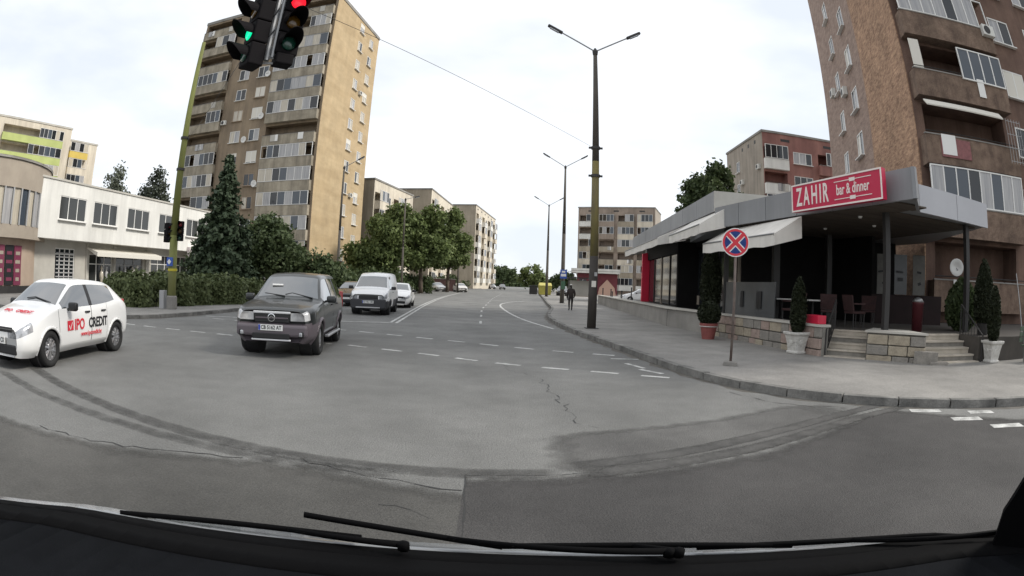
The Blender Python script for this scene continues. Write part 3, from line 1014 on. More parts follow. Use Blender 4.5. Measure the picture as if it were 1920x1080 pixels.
# street-side blocks on the left, near to far
slab('apartment_block', 'cream apartment block with white bay balconies next to the ochre tower end', (-19.95, 75.4, 0), R(80), 16, 10, 5, 2.75, M_cream, M_beige,
     [(2.0, 3.2, 'b'), (5.6, 1.6, 'w'), (9.2, 3.2, 'b'), (13.2, 1.6, 'w')], [], side='L', par_m=[M_whitewall, M_cream], proud=.9, vents=False, base=.6)
slab('apartment_block', 'beige apartment block showing only its roof behind the street trees', (-15.4, 100.2, 0), R(86), 22, 8, 6, 2.75, M_cream, M_beige,
     [(2.5, 3.2, 'b'), (7, 1.6, 'w'), (11, 3.2, 'b'), (15.5, 1.6, 'w'), (19.5, 3.0, 'b')], [], side='L', par_m=[M_cream], vents=False, base=.6)
slab('apartment_block', 'pale apartment block with many balconies at the far end of the street', (-9.4, 133.7, 0), R(83), 31, 6, 6, 2.9, M_cream, M_beige,
     [(2.5, 3.4, 'b'), (7, 1.8, 'w'), (11, 3.4, 'b'), (15.5, 1.8, 'w'), (20, 3.4, 'b'), (25, 1.8, 'w'), (28.6, 3, 'b')], [], side='L', par_m=[M_cream, M_whitewall], vents=True, base=1.6, proud=.8)

# ---- lime and yellow block far left
def lime_block():
    t = thing('apartment_block', 'cream apartment block with lime green and yellow balconies behind the white shops', 'apartment block', (-78.9, 36, 0), R(72.6))
    W, H, fh = 25.0, 24.0, 2.8
    FF = Face(0, 0, 0)
    m = MB()
    ops = []
    for k in range(8):
        z = .9 + k * fh
        ops += [(2.0, 4.0, z + .95, z + 2.35), (6.2, 7.6, z + .95, z + 2.35), (9.6, 23.0, z + .1, z + fh - .3, 1.4)]
    facade(m, FF, 0, W, 0, H, ops)
    plain_sides(m, W, 12, 0, H, right=True)
    m.build('front_wall', M_cream, t)
    MB().box(-.2, W + .1, -.1, 12.1, H, H + .3).build('roof', M_conlight, t)
    MB(FF.M).box(W, W + 9, 5.5, 12, 0, H - .5).build('yellow_wing_wall', M_cream, t)
    MB(FF.M).box(W - .1, W + 9.2, 5.4, 12.2, H - .5, H - .2).build('wing_roof', M_conlight, t)
    FW = Face(W, 5.5, 0)
    for k in range(8):
        z = .9 + k * fh
        for x in (3.0, 6.9):
            window(t, FF, x, z + .95, 2.0 if x < 5 else 1.4, 1.4, 2, .06)
        balcony(t, FF, 9.5, 23.1, z + .1, fh, 'half' if k in (7, 6) else RW.choice(['half', 'glazed']), M_green, out=.7, panes=12)
        balcony(t, FW, 2.2, 6.6, z + .1, fh, 'glazed', M_yellow if k % 2 else M_cream, out=.9, panes=4)
lime_block()

# ---- white two-storey shop building with its rounded end
M_bluetint = mat('shop_glass', (0.035, 0.037, 0.036), 0.08, spec=0.7)
M_taupe = mat('taupe_cladding', (0.36, 0.31, 0.25), 0.8, (0.31, 0.265, 0.215), 1.0)
M_pinkbeige = mat('beige_shop_wall', (0.46, 0.36, 0.28), 0.85, (0.40, 0.31, 0.24), 0.8)
M_magenta = mat('magenta_print', (0.17, 0.03, 0.065), 0.5)
def white_shops():
    t = thing('shop_building', 'white two-storey shop building with rows of dark windows and a rounded taupe end', 'shop building', (-28.7, 23.4, 0), R(88.1))
    L, H = 22.0, 7.2
    FF = Face(0, 0, 0)
    wins = [(.5, 3.4), (4.25, 7.1), (8.4, 11.3), (12.7, 15.6), (16.9, 19.8)]
    m = MB()
    facade(m, FF, -2, L, 3.5, H, [(a, b, 4.75, 6.28) for a, b in wins], .15)
    m.quad((L, 0, 3.5), (L, 9, 3.5), (L, 9, H), (L, 0, H)).quad((-2, 0, 3.5), (-2, 9, 3.5), (L, 9, 3.5), (L, 0, 3.5))
    m.quad((L, 9, 0), (-2, 9, 0), (-2, 9, H), (L, 9, H))
    m.build('upper_wall', M_whitewall, t)
    MB().box(-2.05, L + .08, -.08, 9, H, H + .12).build('roof_edge', M_conlight, t)
    for a, b in wins:
        window(t, FF, (a + b) / 2, 4.75, b - a, 1.53, 3, .08, M_frame, mix=[M_bluetint], t=.06)
    # ground floor set back under the overhang
    FG = Face(0, 1.3, 0)
    gops = [(1.4, 3.6, .3, 3.0), (5.3, 8.1, .2, 2.75), (8.6, 12.2, .2, 2.75), (13.4, 16.6, .3, 3.0), (17.0, 20.2, .3, 3.0)]
    m = MB()
    facade(m, FG, -2, L - 1.2, 0, 3.5, gops, .25)
    m.quad((L - 1.2, 1.3, 0), (L - 1.2, 9, 0), (L - 1.2, 9, 3.5), (L - 1.2, 1.3, 3.5))
    m.build('ground_floor_wall', M_conlight, t)
    for i, (a, b, c, e) in enumerate(gops):
        w = window(t, FG, (a + b) / 2, c, b - a, e - c, 3 if i in (1, 2) else 4 if i == 0 else 3, .12, M_frame if i != 2 else M_framegrey, mix=[M_bluetint, M_bluetint, M_glass], sill=False, name='shop_window', transom=.72 if i != 0 else .85)
    for j in range(9):
        MB(FG.M).box(1.55, 3.45, .02, .05, .55 + j * .26, .63 + j * .26).build('shutter_slat', M_framegrey, t)
    for x in (5.0, 8.35, 12.7):
        MB(FG.M).box(x - .14, x + .14, -.12, .1, .0, 3.5).build('pilaster', M_conlight, t)
    # rolled-out awning
    aw = MB()
    aw.add([(4.9, 1.25, 3.2), (13.2, 1.25, 3.2), (13.2, -.15, 2.85), (4.9, -.15, 2.85), (4.9, 1.25, 3.1), (13.2, 1.25, 3.1), (13.2, -.15, 2.55), (4.9, -.15, 2.55)],
           [(0, 3, 2, 1), (4, 5, 6, 7), (3, 7, 6, 2), (0, 1, 5, 4), (0, 4, 7, 3), (1, 2, 6, 5)])
    aw.build('awning', M_blind, t)
    # shopfront dummies and displays behind the glass line
    for (x, c) in ((6.6, M_curtain2), (7.2, M_curtain), (9.6, M_framegrey), (10.6, M_curtain2)):
        d = MB(FG.M)
        d.lathe([(.10, .2), (.12, .9), (.20, 1.15), (.16, 1.45), (.05, 1.6), (.10, 1.72), (.08, 1.88), (.02, 1.95)], 10, (x, -.25, 0))
        d.build('shop_dummy', c, t, smooth=True)
    MB(FG.M).obox((10.9, -.3, 1.75), .9, .06, .18, 0, 0, R(-35)).build('display_ramp', M_blind, t)
    # blank white sign board hung below the overhang near the far end
    MB().box(17.2, 21.4, -.35, -.05, 2.35, 3.85).build('sign_board', mat('pinkish_sign', (0.72, 0.64, 0.64), 0.6, (0.66, 0.58, 0.58), 1), t)
    # rounded end
    cx, cy, r = -4.3, 5.4, 6.1
    m = MB()
    def ring(a0, a1, z0, z1, rr, n=36):
        for i in range(n):
            a, b = a0 + (a1 - a0) * i / n, a0 + (a1 - a0) * (i + 1) / n
            m.quad((cx + rr * math.cos(a), cy + rr * math.sin(a), z0), (cx + rr * math.cos(b), cy + rr * math.sin(b), z0),
                   (cx + rr * math.cos(b), cy + rr * math.sin(b), z1), (cx + rr * math.cos(a), cy + rr * math.sin(a), z1))
    ring(0, 2 * math.pi, 3.3, 4.05, r); ring(0, 2 * math.pi, 6.15, 7.75, r)
    m.lathe([(r, 7.75), (r - .3, 7.76)], 48, (cx, cy, 0), close=True)
    m.lathe([(r, 3.3), (r - .6, 3.29)], 48, (cx, cy, 0), close=True)
    m.build('rounded_wall', M_taupe, t, smooth=False)
    m = MB()
    ring(0, 2 * math.pi, 7.76, 7.9, r + .1)
    m.lathe([(r + .1, 7.9), (.1, 7.95)], 48, (cx, cy, 0))
    m.build('rounded_coping', M_con, t)
    for i in range(28):
        a, b = R(195 + i * 7.2), R(195 + i * 7.2 + 6.5)
        rr = r - .12
        p = [(cx + rr * math.cos(x), cy + rr * math.sin(x)) for x in (a, b)]
        g = MB()
        g.quad((*p[0], 4.05), (*p[1], 4.05), (*p[1], 6.15), (*p[0], 6.15))
        g.build('curved_pane', [M_curtain2, M_curtain, M_curtain2, M_glassblue][i % 4], t)
        MB().obox((cx + r * math.cos(b + .006), cy + r * math.sin(b + .006), 5.1), .10, .10, 2.1, b).build('mullion', M_framegrey, t)
    m = MB()
    ring(0, 2 * math.pi, 0, 3.3, r - .7)
    m.build('rounded_base', M_pinkbeige, t)
    m = MB()
    ring(0, 2 * math.pi, 0, .55, r - .6)
    m.build('plinth', M_dmetal, t)
    # magenta shop poster with pale lettering on the curved ground floor
    for i in range(3):
        a = R(262 + i * 9)
        px, py = cx + (r - .62) * math.cos(a), cy + (r - .62) * math.sin(a)
        po = MB().obox((px, py, 1.75), .05, .78, 2.3, a).build('poster', M_magenta if i != 1 else M_ink, t)
        for j in range(4):
            MB().obox((cx + (r - .585) * math.cos(a), cy + (r - .585) * math.sin(a), .95 + j * .5), .012, RW.uniform(.35, .6), .2, a).build('lettering_block', M_taupe if i != 1 else M_magenta, po)
white_shops()

# ================================================================== RESTAURANT PAVILION ON THE RIGHT
M_fascia = mat('grey_fascia', (0.255, 0.26, 0.27), 0.5, (0.22, 0.225, 0.235), 0.5, streak=.1)
M_soffit = mat('soffit_boards', (0.085, 0.066, 0.050), 0.8, (0.060, 0.047, 0.036), 2, stretch=(.3, 1, 1))
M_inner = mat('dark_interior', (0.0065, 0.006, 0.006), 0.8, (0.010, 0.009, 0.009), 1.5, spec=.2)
M_maroon = mat('maroon_wall', (0.022, 0.010, 0.010), 0.8, (0.015, 0.007, 0.007), 2)
M_awn = mat('cream_awning', (0.74, 0.71, 0.66), 0.8, (0.64, 0.61, 0.56), 1.5, streak=.1)
M_sign = mat('crimson_sign', (0.50, 0.012, 0.06), 0.45)
M_cream_ink = mat('sign_cream', (0.80, 0.72, 0.68), 0.5)
M_tread = mat('stair_stone', (0.50, 0.45, 0.38), 0.85, (0.38, 0.34, 0.28), 3, bump=.3, bscale=20)
STONE = [mat('stone_grey', (0.27, 0.25, 0.22), 0.9, (0.20, 0.185, 0.165), 5, bump=.7, bscale=14, fine=.15),
         mat('stone_pink', (0.36, 0.275, 0.235), 0.9, (0.27, 0.205, 0.175), 5, bump=.7, bscale=14, fine=.15),
         mat('stone_buff', (0.38, 0.33, 0.25), 0.9, (0.28, 0.24, 0.185), 5, bump=.7, bscale=14, fine=.15)]
M_mortar = mat('mortar', (0.24, 0.225, 0.20), 0.95, (0.17, 0.16, 0.14), 4, bump=.5)
M_screen = mat('frosted_screen', (0.085, 0.088, 0.09), 0.25, (0.065, 0.067, 0.068), 1)

rest = thing('restaurant', 'dark restaurant pavilion with grey fascia, crimson sign and stepped terrace', 'restaurant', (7.65, 11.67, 0))
TZ = .75
def rb(mb, name, m, parent=None, **k):
    return mb.build(name, m, parent or rest, world=True, **k)

# terrace deck and its walls
rb(MB().prism([(6.45, 21.95), (7.72, 11.9), (8.50, 12.55), (9.45, 11.72), (8.62, 10.95), (9.72, 9.66), (9.95, 10.75), (11.95, 10.4), (11.75, 9.25), (13.2, 8.9), (22, 8.5),
               (24, 14), (21, 14.2), (16.2, 16.1), (21, 28), (14, 40), (8.3, 38), (6.9, 30.8)], .0, TZ), 'terrace', mat('terrace_tiles', (.085, .075, .065), .8, (.06, .053, .046), 2))
rb(MB().prism([(6.38, 21.95), (6.40, 21.95), (6.9, 17.9), (7.1, 17.9), (6.62, 21.95), (7.05, 30.8), (8.05, 50), (7.85, 50), (6.83, 30.8)], .0, .84), 'low_wall', M_con)
rb(MB().prism([(6.30, 21.95), (6.82, 17.85), (7.18, 17.9), (6.70, 21.95), (7.13, 30.8), (8.13, 50), (7.77, 50), (6.75, 30.8)], .842, .91), 'wall_coping', M_conlight)

RS = random.Random(5)
def stone_wall(parent, a, b, z0, z1, t=.06):
    a, b = Vector(a), Vector(b)
    d = (b - a).normalized()
    out = Vector((d.y, -d.x))
    L = (b - a).length
    rows = 3
    hs = (z1 - z0) / rows
    for r in range(rows):
        x = -.0
        while x < L - .05:
            w = min(RS.uniform(.38, .75), L - x)
            if L - x - w < .2:
                w = L - x
            p, q = a + d * (x + .012), a + d * (x + w - .012)
            o = out * (t * RS.uniform(.65, 1.1))
            poly = [tuple(p - out * .1), tuple(q - out * .1), tuple(q + o), tuple(p + o)]
            rb(MB().prism(poly, z0 + r * hs + .012 + RS.uniform(0, .012), z0 + (r + 1) * hs - .01), 'wall_stone', RS.choice(STONE), parent, bevel=.015)
            x += w
core = rb(MB().prism([(6.92, 17.85), (7.66, 11.72), (7.86, 11.75), (7.12, 17.9)], 0, .84), 'stone_wall', M_mortar)
stone_wall(core, (6.90, 17.85), (7.64, 11.72), 0, .84)
rb(MB().prism([(6.82, 17.84), (7.55, 11.68), (7.92, 11.72), (7.2, 17.9)], .845, .905), 'wall_coping', M_conlight)
pier = rb(MB().prism([(8.62, 10.93), (9.72, 9.66), (9.98, 10.7), (9.42, 11.66)], 0, TZ + .03), 'stone_pier', M_mortar)
stone_wall(pier, (8.60, 10.90), (9.70, 9.62), 0, TZ)
rb(MB().prism([(8.52, 10.92), (9.70, 9.54), (9.98, 10.72), (9.44, 11.70)], TZ + .035, TZ + .085), 'pier_cap', M_conlight)
for (pl, h) in (([(9.35, 9.72), (9.85, 9.22), (9.93, 9.65), (9.70, 9.75)], .42), ([(9.62, 9.30), (10.15, 9.05), (10.2, 9.4), (9.8, 9.45)], .20)):
    rb(MB().prism(pl, 0, h), 'pier_foot', STONE[0], pier, bevel=.02)

def flight(name, a, b, back, n=5, tread=.28):
    a, b, back = Vector(a), Vector(b), Vector(back).normalized()
    f = rb(MB().prism([tuple(a + back * .3), tuple(b + back * .3), tuple(b + back * 1.35), tuple(a + back * 1.35)], -.0, .1), name, M_mortar)
    for i in range(n):
        p, q = a + back * tread * i, b + back * tread * i
        e = back * (tread * (n - i) + .12)
        z0, z1 = TZ / n * i, TZ / n * (i + 1)
        o = back * -.025
        rb(MB().prism([tuple(p + o), tuple(q + o), tuple(q + back * (tread + .1)), tuple(p + back * (tread + .1))], z1 - .045, z1 - .001), 'tread', M_tread, f, bevel=.008)
        rb(MB().prism([tuple(p), tuple(q), tuple(q + e), tuple(p + e)], z0 + .001, z1 - .046), 'riser', M_mortar if i % 2 else M_tread, f)
    return f
flight('left_steps', (7.72, 11.68), (8.55, 10.86), (.68, .74))
flight('right_steps', (9.80, 9.50), (11.72, 9.16), (.15, .99))

def rail(a, b, za, zb, n=8):
    a, b = Vector(a), Vector(b)
    m = MB()
    m.tube((*a, za + .78), (*b, zb + .78), .022).tube((*a, za + .12), (*b, zb + .12), .016)
    for i in range(n + 1):
        p = a + (b - a) * (i / n)
        z = za + (zb - za) * i / n
        m.tube((*p, z + (.0 if i in (0, n) else .12)), (*p, z + .78), .022 if i in (0, n) else .010, None, 6)
    rb(m, 'stair_railing', M_dmetal)
rail((7.78, 11.72), (8.55, 12.45), 0.0, TZ)
rail((11.78, 9.12), (11.98, 10.3), 0.0, TZ)

# --- far wing: glazed shop front under a deep grey fascia
A0, A1 = Vector((6.92, 18.05)), Vector((8.25, 37.5))
da = (A1 - A0).normalized()
na = Vector((da.y, -da.x))          # towards the inside (right)
def A(s, off):                      # point s metres along the fascia, off metres inside it
    p = A0 + da * s + na * off
    return (p.x, p.y)
LA = (A1 - A0).length
rb(MB().prism([A(0, .12), A(LA, .12), A(LA, 9), A(0, 9)], 4.42, 4.98), 'roof', M_fascia)
k = 0
s = 0.0
while s < LA - .2:
    w = min(2.4, LA - s)
    rb(MB().prism([A(s + .012, 0), A(s + w - .012, 0), A(s + w - .012, .1), A(s + .012, .1)], 4.40, 5.12), 'fascia_panel', M_fascia)
    s += w
rb(MB().prism([A(-.002, .0), A(-.06, .0), A(-.06, 7), A(-.002, 7)], 4.40, 5.12), 'fascia_panel', M_conlight)
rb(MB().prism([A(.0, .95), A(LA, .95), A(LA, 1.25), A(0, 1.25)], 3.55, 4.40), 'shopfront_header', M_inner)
s = .25
while s < LA - 1.0:
    w = min(2.35, LA - .9 - s)
    pane = rb(MB().prism([A(s + .05, 1.08), A(s + w - .05, 1.08), A(s + w - .05, 1.12), A(s + .05, 1.12)], TZ + .05, 3.55), 'shopfront_pane', M_glass)
    rb(MB().prism([A(s - .05, 1.03), A(s + .05, 1.03), A(s + .05, 1.16), A(s - .05, 1.16)], TZ, 3.55), 'shopfront_mullion', RS.choice([M_dmetal, M_dmetal, M_taupe]))
    s += w
rb(MB().prism([A(LA - .70, .60), A(LA - .35, .60), A(LA - .35, 1.1), A(LA - .70, 1.1)], .4, 4.05), 'red_pillar', M_red)
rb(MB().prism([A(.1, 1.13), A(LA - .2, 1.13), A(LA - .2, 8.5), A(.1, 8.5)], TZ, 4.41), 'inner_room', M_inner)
# bright things seen in the shop window
for (sx, z, w, h) in ((3.4, 2.2, .5, .9), (3.5, 1.1, .55, .6), (5.6, 1.0, .5, .4), (1.2, 1.1, .5, .45)):
    rb(MB().prism([A(sx, 1.05), A(sx + w, 1.05), A(sx + w, 1.075), A(sx, 1.075)], z, z + h), 'window_poster', RS.choice([M_curtain2, M_dish, M_taupe]))

def awning(a, b, za, outv, zf, val=.30, name='awning'):
    a, b, o = Vector(a), Vector(b), Vector(outv)
    m = MB()
    n = 8
    for i in range(n):
        p, q = a + (b - a) * (i / n), a + (b - a) * ((i + 1) / n)
        sag = [.0, .03]
        zf0, zf1 = zf - .03 * (i % 2), zf - .03 * ((i + 1) % 2)
        m.quad((*p, za), (*(p + o), zf0), (*(q + o), zf1), (*q, za))
        m.quad((*(p + o), zf0), (*(p + o), zf0 - val), (*(q + o), zf1 - val), (*(q + o), zf1))
    m.add([(*a, za), (*(a + o), zf), (*(a + o), zf - val), (*a, zf - .05)], [(0, 1, 2, 3)])
    m.add([(*b, za), (*(b + o), zf), (*(b + o), zf - val), (*b, zf - .05)], [(3, 2, 1, 0)])
    ob = rb(m, name, M_awn)
    md = ob.modifiers.new('cloth', 'SOLIDIFY')
    md.thickness = .02
    fr = MB()
    for p in (a, b):
        fr.tube((*p, za - .5), (*(p + o), zf - .05), .02, .02, 6)
    fr.tube((*(a + o), zf), (*(b + o), zf), .025, .025, 6)
    rb(fr, 'awning_frame', M_metal, ob)
    return ob
awning((7.75, 31.6), (7.2, 22.2), 4.35, (-1.25, .1), 3.75)
awning((7.18, 21.4), (6.95, 17.0), 4.38, (-.95, .05), 3.78)
awning((7.15, 17.3), (7.60, 12.9), 3.70, (-.95, -.1), 3.16)

# --- near wing: open terrace roof with the crimson sign
B0, B1 = Vector((6.77, 17.6)), Vector((8.45, 8.75))
B2, B3 = Vector((9.85, 10.1)), Vector((13.6, 10.35))
roofB = [tuple(B0 + Vector((.12, .0))), tuple(B1 + Vector((.08, .15))), tuple(B2 + Vector((.0, .12))), tuple(B3 + Vector((0, .12))), (15.9, 15.9), (15.2, 24.0), (8.0, 24.0), (7.0, 18.2)]
rb(MB().prism(roofB, 3.80, 4.38), 'roof', M_fascia)
# soffit of separate boards
c0 = Vector((7.0, 17.4))
nb = 13
for i in range(nb):
    y0, y1 = 9.6 + i * .62, 9.6 + (i + 1) * .62 - .03
    xl = B0.x + (17.6 - (y0 + y1) / 2) / (17.6 - 8.75) * (B1.x - B0.x) + .2
    xr = 13.4 if y0 > 10.5 else xl + 1.2
    rb(MB().box(xl, xr, y0, y1, 3.755, 3.79), 'soffit_board', M_soffit)
def fascia_run(a, b, n, z0=3.75, z1=4.45, m=M_fascia, th=.1):
    a, b = Vector(a), Vector(b)
    d = (b - a).normalized()
    nn = Vector((-d.y, d.x))
    L = (b - a).length
    for i in range(n):
        p, q = a + d * (L * i / n + .012), a + d * (L * (i + 1) / n - .012)
        rb(MB().prism([tuple(p), tuple(q), tuple(q + nn * th), tuple(p + nn * th)], z0, z1), 'fascia_panel', m)
fascia_run(B0, B1, 6)
fascia_run(B1, B2, 1)
fascia_run(B2, B3, 2, m=mat('pale_fascia', (0.40, 0.405, 0.43), 0.5, (0.36, 0.365, 0.39), 0.5))
# sign box with frame, lettering and flourishes
S0, S1 = Vector((7.36, 12.75)), Vector((8.02, 9.42))
ds = (S1 - S0).normalized()
ns = Vector((ds.y, -ds.x))                 # outward, towards the street
Ls = (S1 - S0).length
def SP(s, o):
    p = S0 + ds * s + ns * o
    return (p.x, p.y)
sgn = rb(MB().prism([SP(0, .0), SP(Ls, .0), SP(Ls, .16), SP(0, .16)], 3.74, 4.45), 'sign_box', M_sign)
for (s0, s1, z0, z1) in ((0, Ls, 4.41, 4.45), (0, Ls, 3.74, 3.78), (0, .04, 3.78, 4.41), (Ls - .04, Ls, 3.78, 4.41)):
    rb(MB().prism([SP(s0, .16), SP(s1, .16), SP(s1, .175), SP(s0, .175)], z0 + .001, z1 - .001), 'sign_frame', M_cream_ink, sgn)
sa = math.atan2(ds.y, ds.x)
WMi = WM[sgn.name].inverted()
def sign_text(txt, s, z, size, sx, m, bold=0.0):
    p = SP(s, .165)
    text_obj('lettering', txt, size, m, sgn, WMi @ wallM((*p, z), sa), .006, sx, bold=bold)
for ch, s in zip('ZAHIR', (.32, .62, .94, 1.18, 1.38)):
    sign_text(ch, s, 4.085, .66, .54, M_cream_ink, .012)
sign_text('bar & dinner', 2.38, 4.10, .36, .64, M_cream_ink, .004)
for z in (4.30, 3.88):
    rb(MB().prism([SP(1.72, .162), SP(3.05, .162), SP(3.05, .172), SP(1.72, .172)], z, z + .018), 'flourish', M_cream_ink, sgn)
    rb(MB().lathe([(.05, 0), (.05, .01)], 8, (0, 0, 0), 'Y').add([], []) if False else MB().prism([SP(2.28, .161), SP(2.48, .161), SP(2.48, .171), SP(2.28, .171)], z - .035, z + .05), 'flourish', M_cream_ink, sgn)

# columns, inner walls and details under the roof
for (x, y, w) in ((9.25, 10.95, .16), (8.35, 15.9, .22), (12.75, 10.75, .16), (7.15, 17.4, .14), (11.0, 16.6, .2)):
    rb(MB().obox((x, y, (TZ + 3.76) / 2), w, w, 3.76 - TZ, R(-7)), 'column', M_dmetal)
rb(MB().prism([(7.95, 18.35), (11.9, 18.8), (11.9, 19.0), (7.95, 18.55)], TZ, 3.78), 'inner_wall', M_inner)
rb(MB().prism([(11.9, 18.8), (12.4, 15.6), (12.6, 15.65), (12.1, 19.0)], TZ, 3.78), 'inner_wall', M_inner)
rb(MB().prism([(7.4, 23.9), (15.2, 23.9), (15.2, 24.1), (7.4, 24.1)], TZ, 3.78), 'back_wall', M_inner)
rb(MB().prism([(12.4, 15.6), (14.9, 14.0), (15.0, 14.15), (12.5, 15.75)], TZ, 1.75), 'maroon_partition', M_maroon)
for i, (x, y) in enumerate(((12.75, 15.30), (13.35, 14.92), (14.0, 14.50))):
    p = rb(MB().obox((x, y, 2.45), .52, .05, 1.38, R(-32)), 'poster_panel', mat('poster_grey', (.16, .155, .14), .7, (.12, .115, .105), 3) if i != 1 else M_screen)
    for j in range(4):
        rb(MB().obox((x - .03 + RS.uniform(-.12, .12), y - .035, 2.15 + j * .13), RS.uniform(.1, .3), .012, RS.uniform(.05, .12), R(-32), 0, RS.uniform(-.5, .5)), 'printed_figure', M_ink, p)
for (x, z, w, h) in ((8.75, 2.45, .42, .32), (9.45, 2.5, .42, .30), (8.2, 2.5, .2, .2)):  # white panels painted for daylight seen through the glass
    rb(MB().box(x, x + w, 18.30, 18.34, z, z + h) if False else MB().obox((x, 18.36 + (x - 7.95) * .114 - .03, z), w, .02, h, R(6.5)), 'painted_daylight', M_dish)
# frosted wind screen with stickers on the stone wall
scr = rb(MB().prism([(7.12, 17.3), (7.50, 14.3), (7.54, 14.31), (7.16, 17.31)], .91, 1.95), 'wind_screen', M_screen)
for (t, w) in ((.38, .16), (.72, .3)):
    x, y = 7.09 + .38 * t, 17.3 - 3.0 * t
    rb(MB().obox((x, y, 1.42), .02, w, .5, R(7)), 'sticker', M_ink, scr)
# drain cover strip and a small flag bracket light on the fascia underside
for (x, y) in ((9.1, 12.0), (10.6, 13.2), (9.8, 15.0)):
    rb(MB().lathe([(.05, 3.70), (.07, 3.75)], 10, (x, y, 0)), 'ceiling_lamp', M_frame)

# --- loose furniture on the terrace
M_chair = mat('chair_wicker', (0.050, 0.020, 0.019), 0.8, (0.030, 0.013, 0.012), 8, bump=.4)
def chair(label, loc, rz):
    t = thing('terrace_chair', label, 'chair', loc, rz, 'wicker chairs on the restaurant terrace')
    MB().box(-.25, .25, -.25, .25, .40, .47).build('seat', M_chair, t, bevel=.02)
    MB().add([(-.25, .20, .48), (.25, .20, .48), (.27, .30, .92), (-.27, .30, .92), (-.25, .25, .48), (.25, .25, .48), (.27, .35, .92), (-.27, .35, .92)],
             [(0, 1, 2, 3), (7, 6, 5, 4), (3, 2, 6, 7), (0, 4, 5, 1), (1, 5, 6, 2), (0, 3, 7, 4)]).build('backrest', M_chair, t)
    for sx in (-.22, .22):
        MB().box(sx - .03, sx + .03, -.22, .24, .66, .70).build('armrest', M_chair, t)
        for sy in (-.21, .21):
            MB().tube((sx, sy, 0), (sx, sy, .40), .018, .018, 6).build('leg', M_dmetal, t)
def table(label, loc):
    t = thing('terrace_table', label, 'table', loc, 0, 'tables on the restaurant terrace')
    MB().box(-.4, .4, -.4, .4, .70, .74).build('tabletop', M_dish, t, bevel=.008)
    MB().tube((0, 0, .03), (0, 0, .70), .035).build('leg', M_dmetal, t)
    MB().lathe([(.24, 0), (.22, .03)], 14).build('base', M_dmetal, t)
for lab, x, y, a in (('wicker chair behind the stone wall, left of the first white table', 7.75, 16.6, 80), ('wicker chair just right of the frosted wind screen', 8.1, 14.2, 200),
                     ('wicker chair beside the dark terrace column', 9.0, 13.5, -30), ('wicker chair at the back of the terrace by the printed panels', 11.2, 14.3, 150),
                     ('wicker chair at the top of the left steps', 9.6, 12.9, 90)):
    chair(lab, (x, y, TZ), R(a))
table('white-topped table behind the frosted wind screen', (8.3, 15.3, TZ))
table('white-topped table near the top of the left steps', (8.9, 14.3, TZ))
bin_ = thing('waste_bin', 'tall dark red bin standing at the top of the right steps', 'bin', (11.0, 11.4, TZ))
MB().lathe([(.17, 0), (.19, .75), (.20, .76), (.20, .80)], 16).build('drum', mat('bin_red', (0.07, 0.012, 0.016), .5), bin_, smooth=True)
MB().lathe([(.205, .80), (.12, .90), (.02, .93)], 16).build('lid', M_metal, bin_, smooth=True)
rbx = thing('flower_box', 'small red flower box on the stone wall by the white planter', 'flower box', (7.72, 12.2, .905))
MB().box(-.14, .14, -.32, .32, 0, .22).build('trough', M_red, rbx, bevel=.015)

# --- planters on the pavement
def needles(mb_pts, n, size, rng, fn):
    vs, fs = [], []
    for i in range(n):
        p, nrm = fn(rng)
        a = Vector((rng.gauss(0, 1), rng.gauss(0, 1), rng.gauss(0, 1))).normalized()
        b = nrm.cross(a)
        if b.length < .1: continue
        b.normalize()
        d = (nrm * .8 + a * .6).normalized()
        s = size * rng.uniform(.6, 1.3)
        p = Vector(p)
        k = len(vs)
        vs += [tuple(p - b * s * .5), tuple(p + b * s * .5), tuple(p + b * s * .35 + d * s), tuple(p - b * s * .35 + d * s)]
        fs.append((k, k + 1, k + 2, k + 3))
    return vs, fs
def foliage_shell(name, parent, m, prof, n, size, seed):
    """Leafy shell over a lathe profile [(r, z)...] plus a dark core."""
    rng = random.Random(seed)
    area = [(a[0] + b[0]) * math.hypot(b[0] - a[0], b[1] - a[1]) for a, b in zip(prof[:-1], prof[1:])]
    def fn(rg):
        i = rg.choices(range(len(area)), area)[0]
        t, th = rg.random(), rg.uniform(0, 2 * math.pi)
        r = prof[i][0] + (prof[i + 1][0] - prof[i][0]) * t
        z = prof[i][1] + (prof[i + 1][1] - prof[i][1]) * t
        r *= rg.uniform(.90, 1.03) + .03 * math.sin(5 * th + z * 7)
        nz = -(prof[i + 1][0] - prof[i][0])
        nr = (prof[i + 1][1] - prof[i][1])
        return (r * math.cos(th), r * math.sin(th), z), Vector((nr * math.cos(th), nr * math.sin(th), nz + 1e-4)).normalized()
    mb = MB().lathe([(max(.005, r * .9), z) for r, z in prof], 14)
    vs, fs = needles(None, n, size, rng, fn)
    mb.add(vs, fs)
    return mb.build(name, m, parent)
M_urn = mat('white_urn', (0.60, 0.585, 0.55), 0.8, (0.46, 0.445, 0.41), 9, bump=.6, bscale=25)
CONE = [(.06, .0), (.15, .16), (.195, .45), (.185, .8), (.135, 1.1), (.07, 1.3), (.01, 1.42)]
